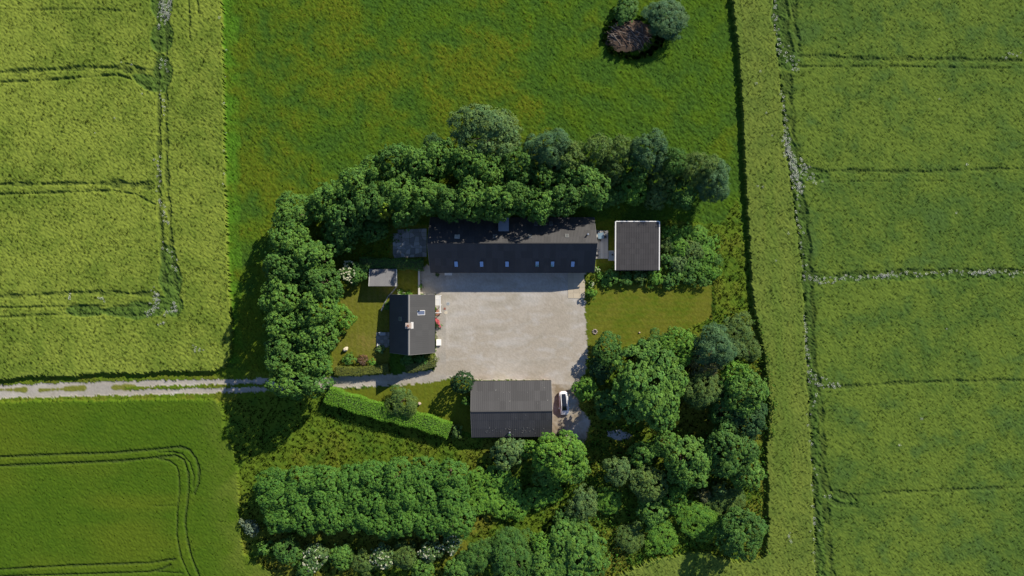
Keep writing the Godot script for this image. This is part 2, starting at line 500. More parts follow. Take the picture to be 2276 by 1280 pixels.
func crown(seed_: int, R: float, low: float, top: float, boughs: int, per_m2: float, lobe_r: float, per_lobe: int, long: float, wide: float, spread := 0.35, droop := 0.0, tight := false) -> ArrayMesh:
	rng.seed = seed_
	var half := (top - low) * 0.5
	var mid := Vector3(0, low + half, 0)
	var bs := []
	for b in boughs:
		var y := 1.0 - (b + 0.5) / boughs * 1.75
		var a := b * 2.39996 + rng.randf() * 0.6
		var s := sqrt(maxf(0.0, 1.0 - y * y))
		var f := 0.42 + 0.40 * rng.randf()
		var rb := minf(R, half) * (0.24 + 0.20 * rng.randf())
		if rng.randf() < 0.22:
			f += 0.20
			rb *= 0.75
		if tight:
			f = 0.56
			rb = minf(R, half) * 0.5
		bs.append([mid + Vector3(s * cos(a) * R * f, y * half * (f + 0.06), s * sin(a) * R * f), rb])
	bs.append([mid, minf(R, half) * 0.66])
	for b in bs:
		var count := int(4.0 * PI * b[1] * b[1] * per_m2)
		for k in count:
			var d := any_dir()
			if d.y < -0.35 and rng.randf() < 0.6: continue
			var p: Vector3 = b[0] + d * b[1] * (0.82 + 0.45 * rng.randf() * rng.randf())
			var inside := false
			for o in bs:
				if o != b and p.distance_to(o[0]) < o[1] * 0.86:
					inside = true
					break
			if inside or p.y < low * 0.6: continue
			var out: Vector3 = (d + (p - mid).normalized() * 0.6 + Vector3.UP * 0.25).normalized()
			var ct := leaf_tone(spread)
			var lr := lobe_r * (0.55 + 0.9 * rng.randf())
			for q in per_lobe:
				var e := any_dir()
				if e.dot(out) < -0.2: e = -e
				var lp := p + e * lr * (0.55 + 0.45 * rng.randf())
				var nn := (e * 0.55 + out * 0.5 + any_dir() * 0.55 + Vector3.UP * 0.25).normalized()
				var g := 0.88 + 0.24 * rng.randf()
				leaf(lp, nn, long * (0.75 + 0.5 * rng.randf()), wide * (0.75 + 0.5 * rng.randf()), Color(minf(1.0, ct.r * g), minf(1.0, ct.g * g), minf(1.0, ct.b * g)), droop)
	return leaves_done()

func tuft_mesh(seed_: int, r: float, h: float, blades: int, wide: float) -> ArrayMesh:
	rng.seed = seed_
	for b in blades:
		var a := rng.randf() * TAU
		var d := Vector3(cos(a), 0, sin(a))
		var base := d * r * 0.3 * rng.randf()
		var tip := d * r * (0.5 + 0.5 * rng.randf()) + Vector3.UP * h * (0.6 + 0.4 * rng.randf())
		var side := Vector3(-d.z, 0, d.x) * wide * 0.5
		var n := (Vector3.UP + d * 0.3).normalized()
		var c := leaf_tone(0.4)
		var k := lv.size()
		var mid := base.lerp(tip, 0.55) + Vector3.UP * h * 0.12
		for p in [base, mid + side, tip, mid - side]:
			lv.append(p)
			ln.append(n)
			lc.append(c)
		li.append_array(PackedInt32Array([k, k + 1, k + 2, k, k + 2, k + 3]))
	return leaves_done()

var protos := {}
var bark: StandardMaterial3D

func trunk_mesh(r: float, h: float, seed_: int) -> ArrayMesh:
	rng.seed = seed_
	var st := st_new()
	var p := Vector3(0, -0.15, 0)
	var steps := 4
	for k in steps:
		var q := Vector3((rng.randf() - 0.5) * 0.25 * r * 3.0, h * (k + 1) / steps, (rng.randf() - 0.5) * 0.25 * r * 3.0)
		tube(st, p, q, r * (1.15 - 0.8 * k / steps), r * (1.15 - 0.8 * (k + 1) / steps), 8)
		p = q
	return done(st)

func limb_mesh(a: Vector3, b: Vector3, r: float) -> ArrayMesh:
	var st := st_new()
	var m := a.lerp(b, 0.5) + Vector3.UP * a.distance_to(b) * 0.1
	tube(st, a, m, r, r * 0.65, 6)
	tube(st, m, b, r * 0.65, r * 0.2, 6)
	return done(st)

func proto(key: String) -> Node3D:
	if protos.has(key): return protos[key]
	var kind := key.get_slice(":", 0)
	var size := key.get_slice(":", 1)
	var sd := hash(key) % 100000
	var t := Node3D.new()
	var m: ArrayMesh
	var R := 4.5
	var H := 13.0
	var low := 2.6
	if size == "M":
		R = 3.0
		H = 7.5
		low = 1.2
	elif size == "S":
		R = 1.6
		H = 2.6
		low = 0.25
	match kind:
		"broad":
			m = crown(sd, R, low, H, {"L": 30, "M": 20, "S": 12}[size], {"L": 2.9, "M": 3.1, "S": 4.4}[size], {"L": 0.34, "M": 0.31, "S": 0.26}[size], {"L": 20, "M": 20, "S": 20}[size], {"L": 0.29, "M": 0.27, "S": 0.21}[size], {"L": 0.21, "M": 0.20, "S": 0.16}[size], 0.5)
		"fine":
			m = crown(sd, R, low, H, {"L": 17, "M": 13, "S": 10}[size], {"L": 2.6, "M": 3.0, "S": 4.6}[size], {"L": 0.44, "M": 0.40, "S": 0.30}[size], {"L": 24, "M": 22, "S": 20}[size], {"L": 0.34, "M": 0.30, "S": 0.24}[size], {"L": 0.13, "M": 0.12, "S": 0.09}[size], 0.45, 0.25)
		"needle":
			m = crown(sd, R, low, H, {"L": 20, "M": 16, "S": 10}[size], {"L": 1.7, "M": 2.1, "S": 4.0}[size], {"L": 0.58, "M": 0.48, "S": 0.28}[size], {"L": 34, "M": 32, "S": 24}[size], {"L": 0.42, "M": 0.36, "S": 0.22}[size], {"L": 0.11, "M": 0.10, "S": 0.07}[size], 0.4)
		"clipped":
			m = crown(sd, R, low, H, {"L": 20, "M": 18, "S": 14}[size], {"L": 5.0, "M": 5.0, "S": 16.0}[size], 0.18, 18, 0.26, 0.19, 0.3, 0.0, true)
	var ab := m.get_aabb()
	t.set_meta("R", maxf(R, (ab.size.x + ab.size.z) * 0.25 * 0.94))
	t.set_meta("H", ab.end.y)
	var tr := {"L": 0.26, "M": 0.13, "S": 0.05}[size] as float
	part("trunk", trunk_mesh(tr, H * 0.72, sd + 1), bark, t)
	rng.seed = sd + 5
	for k: int in {"L": 5, "M": 4, "S": 3}[size]:
		var a := TAU * k / 5.0 + rng.randf()
		var f := 0.4 + 0.1 * k
		part("limb", limb_mesh(Vector3(0, H * 0.62 * f, 0), Vector3(cos(a) * R * 0.62, H * (0.42 + 0.3 * rng.randf()), sin(a) * R * 0.62), tr * 0.5), bark, t)
	part("crown", m, null, t)
	protos[key] = t
	return t

var plant_no := 0
func plant(called: String, label: String, category: String, group: String, u: float, v: float, r_sheet: float, h: float, kind: String, tint: StandardMaterial3D, squash := 1.0) -> Node3D:
	plant_no += 1
	var hc := h * 0.6
	var at := spot(u, v, hc)
	var r := r_sheet / S * (CAM_H - hc) / CAM_H
	var size := "L" if r > 3.55 else "M" if r > 2.05 else "S"
	var variants := 3 if kind == "broad" else 2
	var p := proto("%s:%s:%d" % [kind, size, plant_no % variants])
	var R: float = p.get_meta("R")
	var H: float = p.get_meta("H")
	var o: Node3D = p.duplicate()
	o.remove_meta("R")
	o.remove_meta("H")
	o.name = numbered(called)
	add_child(o)
	rng.seed = plant_no * 7919
	o.position = at
	o.rotation.y = rng.randf() * TAU
	o.scale = Vector3(r / R * rng.randf_range(0.9, 1.1), h / H, r / R * squash * rng.randf_range(0.9, 1.1))
	(o.get_node("crown") as MeshInstance3D).material_override = tint
	tag(o, label, category, group)
	return o

func scatter(called: String, mesh: Mesh, m: Material, spots: Array, label: String, category: String) -> void:
	# spots: [position, yaw, scale, colour]
	var mm := MultiMesh.new()
	mm.transform_format = MultiMesh.TRANSFORM_3D
	mm.use_colors = true
	mm.mesh = mesh
	mm.instance_count = spots.size()
	for k in spots.size():
		var s: Array = spots[k]
		mm.set_instance_transform(k, Transform3D(Basis(Vector3.UP, s[1]).scaled(Vector3.ONE * s[2]), s[0]))
		mm.set_instance_color(k, s[3])
	var o := MultiMeshInstance3D.new()
	o.name = called
	o.multimesh = mm
	o.material_override = m
	add_child(o)
	tag(o, label, category, "", "stuff")

func ground_y(x: float, z: float) -> float:
	var i := clampi(roundi((x - X0) / STEP), 0, NX)
	var j := clampi(roundi((z - Z0) / STEP), 0, NZ)
	return hgt[j * (NX + 1) + i]

func ground_kind(x: float, z: float) -> int:
	return kind_at[clampi(roundi((z - Z0) / STEP), 0, NZ) * (NX + 1) + clampi(roundi((x - X0) / STEP), 0, NX)]

# ---------------------------------------------------------------- buildings
func sheet_mesh(w: float, l: float, ribs: int, rib_h: float, courses: int, lift: float, sharp := false) -> ArrayMesh:
	# one roofing sheet: ribs run down the slope (z), courses step across it; the lower edge stands proud by lift
	var st := st_new()
	var xs := []
	var hs := []
	for k in ribs:
		var f: Array = [[0.0, 0.0], [0.55, 0.0], [0.66, 1.0], [0.86, 1.0], [0.97, 0.0]] if sharp else [[0.0, 0.0], [0.17, 0.25], [0.33, 0.8], [0.5, 1.0], [0.67, 0.8], [0.83, 0.25]]
		for q in f:
			xs.append(-w * 0.5 + (k + q[0]) * w / ribs)
			hs.append(q[1] * rib_h)
	xs.append(w * 0.5)
	hs.append(0.0)
	var n := maxi(1, courses)
	for c in n:
		var z0 := -l * 0.5 + l * c / n
		var z1 := -l * 0.5 + l * (c + 1) / n
		for k in xs.size() - 1:
			var a := Vector3(xs[k], hs[k], z0)
			var b := Vector3(xs[k + 1], hs[k + 1], z0)
			var e := Vector3(xs[k + 1], hs[k + 1] + lift, z1)
			var d := Vector3(xs[k], hs[k] + lift, z1)
			quad(st, a, b, e, d)
			quad(st, d, e, e - Vector3.UP * (lift + 0.012), d - Vector3.UP * (lift + 0.012))
	return done(st)

func cover_slope(slope: Node3D, L: float, l: float, w0: float, l0: float, ribs_per_m: float, rib_h: float, courses: int, lift: float, sharp: bool, sheet_mats: Array, seed_: int) -> void:
	var nx := maxi(1, roundi(L / w0))
	var nz := maxi(1, roundi(l / l0))
	var w := L / nx
	var d := l / nz
	var mesh := sheet_mesh(w - 0.004, d, maxi(1, roundi(w * ribs_per_m)), rib_h, courses, lift, sharp)
	rng.seed = seed_
	for j in nz:
		for i in nx:
			part("roof_sheet", mesh, sheet_mats[rng.randi() % sheet_mats.size()], slope, Transform3D(Basis(), Vector3(-L * 0.5 + (i + 0.5) * w, 0.045, (j + 0.5) * d)))

func slope_frame(hr: float, pitch: float, south: bool) -> Transform3D:
	# origin in the middle of the ridge, x along it, z down the slope, y out of the roof
	if south:
		return Transform3D(Basis(Vector3(1, 0, 0), Vector3(0, cos(pitch), sin(pitch)), Vector3(0, -sin(pitch), cos(pitch))), Vector3(0, hr, 0))
	return Transform3D(Basis(Vector3(-1, 0, 0), Vector3(0, cos(pitch), -sin(pitch)), Vector3(0, -sin(pitch), -cos(pitch))), Vector3(0, hr, 0))

func gable_walls(L: float, W: float, he: float, hr: float) -> ArrayMesh:
	var st := st_new()
	var a := L * 0.5
	var b := W * 0.5
	for s in [-1, 1]:
		quad(st, Vector3(-a, 0, b * s), Vector3(-a, he, b * s), Vector3(a, he, b * s), Vector3(a, 0, b * s))
		quad(st, Vector3(a * s, 0, -b), Vector3(a * s, he, -b), Vector3(a * s, he, b), Vector3(a * s, 0, b))
		for p in [Vector3(a * s, he, -b), Vector3(a * s, hr, 0), Vector3(a * s, he, b)]: st.add_vertex(p)
		quad(st, Vector3(-a, he, b * s), Vector3(-a, hr, 0), Vector3(a, hr, 0), Vector3(a, he, b * s))
	return done(st)

func skylight(house: Node3D, f: Transform3D, x: float, z: float, w: float, l: float, frame: Material, pane: Material) -> void:
	# z: distance down the slope from the ridge
	var st := st_new()
	var t := 0.07
	box(st, Vector3(-w / 2, 0, -l / 2), Vector3(-w / 2 + t, 0.13, l / 2))
	box(st, Vector3(w / 2 - t, 0, -l / 2), Vector3(w / 2, 0.13, l / 2))
	box(st, Vector3(-w / 2 + t, 0, -l / 2), Vector3(w / 2 - t, 0.13, -l / 2 + t))
	box(st, Vector3(-w / 2 + t, 0, l / 2 - t), Vector3(w / 2 - t, 0.13, l / 2))
	var o := part("skylight", done(st), frame, house, f * Transform3D(Basis(), Vector3(x, 0.05, z)))
	part("pane", box_mesh(Vector3(-w / 2 + t, 0.06, -l / 2 + t), Vector3(w / 2 - t, 0.115, l / 2 - t)), pane, o)

func window(house: Node3D, at: Vector3, turn: float, w: float, h: float, frame: Material, pane: Material) -> void:
	var st := st_new()
	for s in [-1, 0, 1]: box(st, Vector3(s * (w / 2 - 0.04) - 0.04, 0, 0), Vector3(s * (w / 2 - 0.04) + 0.04, h, 0.05))
	for y in [0.0, h - 0.08]:
		for s in [-1, 1]:
			var x0 := minf(s * 0.04, s * (w / 2 - 0.08))
			var x1 := maxf(s * 0.04, s * (w / 2 - 0.08))
			box(st, Vector3(x0, y, 0), Vector3(x1, y + 0.08, 0.05))
	var o := part("window", done(st), frame, house, Transform3D(Basis(Vector3.UP, turn), at))
	for s in [-1, 1]:
		var x0 := minf(s * 0.04, s * (w / 2 - 0.08))
		var x1 := maxf(s * 0.04, s * (w / 2 - 0.08))
		part("pane", box_mesh(Vector3(x0, 0.08, 0.005), Vector3(x1, h - 0.08, 0.02)), pane, o)

func door(house: Node3D, at: Vector3, turn: float, w: float, h: float, m: Material, metal: Material) -> void:
	var o := part("door", box_mesh(Vector3(-w / 2, 0, 0), Vector3(w / 2, h, 0.05)), m, house, Transform3D(Basis(Vector3.UP, turn), at))
	part("handle", box_mesh(Vector3(w * 0.36, h * 0.48, 0.05), Vector3(w * 0.42, h * 0.53, 0.10)), metal, o)

func gable_house(called: String, label: String, category: String, at: Vector3, turn: float, L: float, W: float, he: float, hr: float, over: float, wall: Material, sheets: Array, trim: Material, cap: Material, cover: Array) -> Array:
	# cover: [sheet width, sheet length, ribs per metre, rib height, courses, lift, sharp]
	var h := thing(called, label, category, at, turn)
	var pitch := atan2(hr - he, W * 0.5)
	var l := Vector2(hr - he, W * 0.5).length()
	var inset := 0.35
	var wall_he := he + inset * tan(pitch) - 0.14
	part("wall", gable_walls(L - over * 2.0, W - inset * 2.0, wall_he, hr - 0.14), wall, h)
	var frames := []
	for south in [true, false]:
		var f := slope_frame(hr, pitch, south)
		frames.append(f)
		var roof := part("roof", box_mesh(Vector3(-L / 2, -0.08, 0.0), Vector3(L / 2, 0.0, l)), cap, h, f)
		cover_slope(roof, L, l, cover[0], cover[1], cover[2], cover[3], cover[4], cover[5], cover[6], sheets, 31 if south else 57)
		for s in [-1, 1]:
			part("barge_board", box_mesh(Vector3(-0.025, -0.2, 0.05), Vector3(0.025, 0.10, l)), trim, h, f * Transform3D(Basis(), Vector3(s * (L / 2 + 0.028), 0, 0)))
		var st := st_new()
		for k in 5:
			var a0 := PI * k / 5.0
			var a1 := PI * (k + 1) / 5.0
			quad(st, Vector3(-L / 2, -sin(a0) * 0.07, -cos(a0) * 0.07), Vector3(-L / 2, -sin(a1) * 0.07, -cos(a1) * 0.07), Vector3(L / 2, -sin(a1) * 0.07, -cos(a1) * 0.07), Vector3(L / 2, -sin(a0) * 0.07, -cos(a0) * 0.07))
		var edge := f * Vector3(0, -0.05, l + 0.0)
		part("gutter", done(st), cap, h, Transform3D(Basis(), edge + Vector3(0, 0.02, 0.075 if south else -0.075)))
	var rc := st_new()
	for f in frames:
		box(rc, Vector3(-L / 2 - 0.06, 0.06, 0.02), Vector3(L / 2 + 0.06, 0.10, 0.20), f)
	tube(rc, Vector3(-L / 2 - 0.06, hr + 0.08, 0), Vector3(L / 2 + 0.06, hr + 0.08, 0), 0.07, 0.07, 8)
	part("ridge_cap", done(rc), trim if called == "cottage" else cap, h)
	return [h, frames, l, pitch]

func flue(house: Node3D, at: Vector3, h: float, r: float, m: Material, capm: Material) -> void:
	var st := st_new()
	tube(st, at - Vector3.UP * 0.5, at + Vector3.UP * h, r, r, 10)
	var o := part("flue", done(st), m, house)
	var c := st_new()
	tube(c, at + Vector3.UP * (h + 0.06), at + Vector3.UP * (h + 0.14), r * 1.7, r * 1.1, 10)
	tube(c, at + Vector3.UP * (h - 0.02), at + Vector3.UP * (h + 0.06), r * 0.7, r * 0.7, 6)
	part("cowl", done(c), capm, o)

# ---------------------------------------------------------------- car
func loft(st: SurfaceTool, rings: Array) -> void:
	for k in rings.size() - 1:
		var a: Array = rings[k]
		var b: Array = rings[k + 1]
		for q in a.size() - 1:
			quad(st, a[q], b[q], b[q + 1], a[q + 1])

func car(at: Vector3, turn: float) -> void:
	var c := thing("parked_car", "white car with black glass roof parked beside the barn", "car", at, turn)
	var paint := mat("car_paint", Color(0.78, 0.79, 0.80), 0.25, 0.0, 0.5)
	paint.clearcoat_enabled = true
	paint.clearcoat = 0.8
	paint.clearcoat_roughness = 0.05
	var glass := mat("car_glass", Color(0.012, 0.014, 0.018), 0.06, 0.0, 0.7)
	var rubber := mat("rubber", Color(0.02, 0.02, 0.02), 0.8)
	var rimm := mat("car_rim", Color(0.35, 0.36, 0.38), 0.35, 0.8)
	# z: nose at +2.36. [z, half width, sill, waist, top middle]
	var body := []
	for s in [[-2.36, 0.50, 0.42, 0.62, 0.70], [-2.30, 0.70, 0.32, 0.72, 0.86], [-2.12, 0.83, 0.26, 0.86, 0.99], [-1.75, 0.895, 0.24, 0.90, 1.02], [-1.0, 0.92, 0.22, 0.89, 1.0], [0.0, 0.925, 0.22, 0.88, 0.98], [0.9, 0.92, 0.22, 0.87, 0.98], [1.35, 0.905, 0.22, 0.84, 0.95], [1.75, 0.87, 0.23, 0.77, 0.87], [2.05, 0.80, 0.26, 0.68, 0.77], [2.25, 0.66, 0.30, 0.60, 0.67], [2.36, 0.44, 0.36, 0.54, 0.58]]:
		var z: float = s[0]
		var w: float = s[1]
		var ring := []
		var half := [[0.0, s[2]], [0.86, s[2]], [0.97, s[2] + 0.12], [1.0, lerpf(s[2], s[3], 0.55)], [0.985, s[3] - 0.06], [0.93, s[3]], [0.80, lerpf(s[3], s[4], 0.62)], [0.45, lerpf(s[3], s[4], 0.93)], [0.0, s[4]]]
		for q in half: ring.append(Vector3(q[0] * w, q[1], z))
		for q in range(half.size() - 2, -1, -1): ring.append(Vector3(-half[q][0] * w, half[q][1], z))
		body.append(ring)
	var st := SurfaceTool.new()
	st.begin(Mesh.PRIMITIVE_TRIANGLES)
	st.set_smooth_group(0)
	loft(st, body)
	var bm := part("body", done(st), paint, c)
	# cabin: dark glass all round, rails in body colour
	var cab := []
	var rails := [[], []]
	for s in [[-1.85, 0.60, 0.44, 1.04], [-1.65, 0.70, 0.49, 1.14], [-1.3, 0.74, 0.52, 1.27], [-0.7, 0.77, 0.53, 1.38], [0.0, 0.78, 0.53, 1.43], [0.45, 0.78, 0.535, 1.40], [0.8, 0.77, 0.55, 1.26], [1.15, 0.75, 0.58, 1.08], [1.45, 0.70, 0.58, 0.94]]:
		var z: float = s[0]
		var lowy := 0.86
		cab.append([Vector3(s[1], lowy, z), Vector3(lerpf(s[1], s[2], 0.55), lerpf(lowy, s[3], 0.6), z), Vector3(s[2], s[3] - 0.05, z), Vector3(s[2] * 0.55, s[3], z), Vector3(0, s[3] + 0.012, z), Vector3(-s[2] * 0.55, s[3], z), Vector3(-s[2], s[3] - 0.05, z), Vector3(-lerpf(s[1], s[2], 0.55), lerpf(lowy, s[3], 0.6), z), Vector3(-s[1], lowy, z)])
		for side in 2:
			var k := 1.0 if side == 0 else -1.0
			rails[side].append(Vector3(k * s[2] * 1.02, s[3] - 0.035, z))
	var sc := SurfaceTool.new()
	sc.begin(Mesh.PRIMITIVE_TRIANGLES)
	sc.set_smooth_group(0)
	loft(sc, cab)
	part("glass_roof", done(sc), glass, c)
	for side in 2:
		var rs := st_new()
		for k in rails[side].size() - 1: tube(rs, rails[side][k], rails[side][k + 1], 0.085, 0.085, 7, false)
		part("roof_rail", done(rs), paint, c)
	var sr := st_new()
	tube(sr, Vector3(-0.6, 0.925, 1.43), Vector3(0.6, 0.925, 1.43), 0.03, 0.03, 6)
	part("wiper_cowl", done(sr), rubber, c)
	for sx in [-1, 1]:
		for z in [-1.42, 1.42]:
			var ws := st_new()
			tube(ws, Vector3(sx * 0.70, 0.335, z), Vector3(sx * 0.935, 0.335, z), 0.335, 0.335, 20)
			tube(ws, Vector3(sx * 0.935, 0.335, z), Vector3(sx * 0.70, 0.335, z), 0.335, 0.335, 20)
			var tyre := part("wheel", done(ws), rubber, c)
			var rm := st_new()
			tube(rm, Vector3(sx * 0.90, 0.335, z), Vector3(sx * 0.945, 0.335, z), 0.22, 0.20, 14)
			part("rim", done(rm), rimm, tyre)
		var ms := st_new()
		box(ms, Vector3(-0.11, -0.06, -0.05), Vector3(0.11, 0.07, 0.06), Transform3D(Basis(), Vector3(sx * 1.0, 0.96, 0.86)))
		part("mirror", done(ms), paint, c)
		part("headlight", box_mesh(Vector3(-0.16, -0.05, -0.06), Vector3(0.16, 0.05, 0.06)), mat("lamp_glass", Color(0.55, 0.58, 0.62), 0.1), c, Transform3D(Basis(Vector3.UP, sx * 0.6), Vector3(sx * 0.60, 0.62, 2.17)))
		part("tail_light", box_mesh(Vector3(-0.17, -0.04, -0.05), Vector3(0.17, 0.04, 0.05)), mat("tail_red", Color(0.35, 0.02, 0.02), 0.2), c, Transform3D(Basis(Vector3.UP, -sx * 0.5), Vector3(sx * 0.60, 0.80, -2.25)))

# ---------------------------------------------------------------- garden pieces
func hedge(called: String, label: String, pts: Array, w: float, h: float, tint: Material, long: float, per_m: int, loose := 0.12) -> Node3D:
	var o := thing(called, label, "hedge", spot(pts[0][0], pts[0][1], h * 0.7))
	var p := []
	for q in pts: p.append(spot(q[0], q[1], h * 0.7) - o.position)
	rng.seed = hash(label) % 99991
	var st := st_new()
	for k in p.size() - 1:
		var a: Vector3 = p[k]
		var b: Vector3 = p[k + 1]
		var d := (b - a).normalized()
		var s := Vector3(-d.z, 0, d.x)
		var prof := []
		for q in 9:
			var t := PI * q / 8.0
			prof.append(s * (w * 0.5 - 0.12) * signf(cos(t)) * pow(absf(cos(t)), 0.45) + Vector3.UP * (h - 0.12) * pow(absf(sin(t)), 0.4))
		for q in 8: quad(st, a + prof[q], b + prof[q], b + prof[q + 1], a + prof[q + 1])
		for n in int(a.distance_to(b) * per_m):
			var f := rng.randf()
			if k == 0 and rng.randf() < 0.03: f = -0.25 / a.distance_to(b) * rng.randf()
			var wob := 1.0 + 0.10 * sin(f * a.distance_to(b) * 1.3 + k * 2.0) + loose * (rng.randf() - 0.5)
			var q := rng.randf() * (w + 2.0 * h)
			var x := q - w * 0.5
			var y := h
			if q > w:
				x = w * 0.5 if q - w < h else -w * 0.5
				y = h * rng.randf()
			var edge := clampf((absf(x) / (w * 0.5) - 0.7) / 0.3, 0.0, 1.0) * clampf((y / h - 0.7) / 0.3, 0.0, 1.0)
			var c := a.lerp(b, f) + s * x * wob * (1.0 - 0.06 * edge) + Vector3.UP * (y * (1.0 - 0.10 * edge) + h * loose * (rng.randf() - 0.6))
			var nn := ((s * signf(x) if q > w else Vector3.UP) + Vector3.UP * 0.3 + any_dir() * 0.6).normalized()
			leaf(c, nn, long * (0.7 + 0.6 * rng.randf()), long * 0.62, leaf_tone(0.5))
	part("stems", done(st), mat("hedge_stems", Color(0.03, 0.045, 0.015), 0.95), o)
	part("foliage", leaves_done(), tint, o)
	return o

func blossom(on: Node3D, seed_: int, n: int, c: Color, size: float, lean := Vector3.ZERO, key := "white_blossom") -> void:
	# flower heads over the upper half of a shrub; the shrub's own unit size
	var crown_node := on.get_node("crown") as MeshInstance3D
	var src: PackedVector3Array = crown_node.mesh.surface_get_arrays(0)[Mesh.ARRAY_VERTEX]
	rng.seed = seed_
	var box_ := crown_node.mesh.get_aabb()
	var got := 0
	for t in n * 30:
		if got >= n: break
		var p := src[rng.randi() % src.size()]
		var rel := (p - box_.get_center()) / (box_.size * 0.5)
		if rel.y < 0.15 or rel.length() < 0.72: continue
		if lean != Vector3.ZERO and rel.dot(lean) < 0.15: continue
		got += 1
		for q in 7:
			var g := 0.8 + 0.2 * rng.randf()
			leaf(p + any_dir() * size * 0.6 + Vector3.UP * size * 0.5, (Vector3.UP + any_dir() * 0.8).normalized(), size, size * 0.8, Color(g, g, g))
	if got: part("blossom", leaves_done(), leaf_mat(key, c), on)

const NTH := ["first", "second", "third", "fourth", "fifth", "sixth", "seventh", "eighth", "ninth", "tenth", "eleventh", "twelfth", "thirteenth", "fourteenth", "fifteenth", "sixteenth", "seventeenth", "eighteenth", "nineteenth", "twentieth", "twenty-first", "twenty-second"]

func tree_row(items: Array, called: String, tmpl: String, group: String) -> void:
	for k in items.size():
		var a: Array = items[k]
		plant(called, tmpl % [a[6] if a.size() > 6 else "green", NTH[k]], "tree", group, a[0], a[1], a[2], a[3], a[4], a[5])

func along(pts: Array, every: float, wide: float, h: float) -> Array:
	var out := []
	var last := spot(pts[0][0], pts[0][1], h)
	for k in range(1, pts.size()):
		var next := spot(pts[k][0], pts[k][1], h)
		var n := maxi(1, int(last.distance_to(next) / every))
		for s in n:
			var p := last.lerp(next, (s + rng.randf()) / n)
			out.append(p + Vector3(rng.randfn(0, wide), 0, rng.randfn(0, wide)))
		last = next
	return out

# ---------------------------------------------------------------- the scene
func _ready() -> void:
	# camera
	var cam := Camera3D.new()
	cam.name = "camera"
	add_child(cam)
	cam.position = Vector3(0, CAM_H, 0)
	cam.rotation = Vector3(-PI / 2, 0, 0)
	cam.fov = rad_to_deg(2.0 * atan(640.0 / (S * CAM_H)))
	cam.far = 6000.0
	cam.current = true
	# sky and sun
	var we := WorldEnvironment.new()
	we.name = "world_environment"
	var env := Environment.new()
	env.background_mode = Environment.BG_SKY
	var sky := Sky.new()
	var sm := ProceduralSkyMaterial.new()
	sm.sky_top_color = Color(0.40, 0.52, 0.72)
	sm.sky_horizon_color = Color(0.73, 0.78, 0.85)
	sm.sky_curve = 0.12
	sm.ground_bottom_color = Color(0.10, 0.12, 0.06)
	sm.ground_horizon_color = Color(0.55, 0.62, 0.66)
	sky.sky_material = sm
	env.sky = sky
	env.background_energy_multiplier = 0.58
	env.tonemap_mode = Environment.TONE_MAPPER_LINEAR
	env.tonemap_exposure = 1.45
	env.sdfgi_enabled = true
	env.ssao_enabled = true
	env.ssil_enabled = true
	we.environment = env
	add_child(we)
	var sun := DirectionalLight3D.new()
	sun.name = "sun"
	add_child(sun)
	var az := deg_to_rad(41.0)
	var el := deg_to_rad(31.5)
	var to_sun := Vector3(sin(az) * cos(el), sin(el), -cos(az) * cos(el))
	sun.look_at_from_position(Vector3.ZERO, -to_sun, Vector3.UP)
	sun.light_energy = 1.5
	sun.light_color = Color(1.0, 0.965, 0.90)
	sun.light_angular_distance = 0.5
	sun.shadow_enabled = true

	bark = mat("bark", Color(0.10, 0.075, 0.05), 0.95)
	build_land()
	build_houses()
	build_yard()
	build_trees()
	build_garden()
	build_herbs()

func build_land() -> void:
	var pm := PlaneMesh.new()
	pm.size = Vector2(5000, 5000)
	var g := part("ground", pm, mat("far_field", Color(0.10, 0.15, 0.03), 0.95, 0.0, 0.1), self)
	g.position.y = -0.06
	g.set_meta("kind", "structure")
	lay_ground()
	var kinds := PackedByteArray()
	kinds.resize(NX * NZ)
	for j in NZ:
		for i in NX: kinds[j * NX + i] = owner_of(i, j)
	for a in [[MEADOW, "meadow"], [RAPE, "rapeseed_field"], [BARLEY, "barley_field"], [RYE, "rye_strip_field"], [WHEAT, "wheat_field"], [GRAVEL, "gravel_yard_and_road"], [LAWN, "lawn"], [ROUGH, "rough_grass_ground"], [VERGE, "road_verge_ground"]]:
		emit_ground(kinds, a[0], a[1])

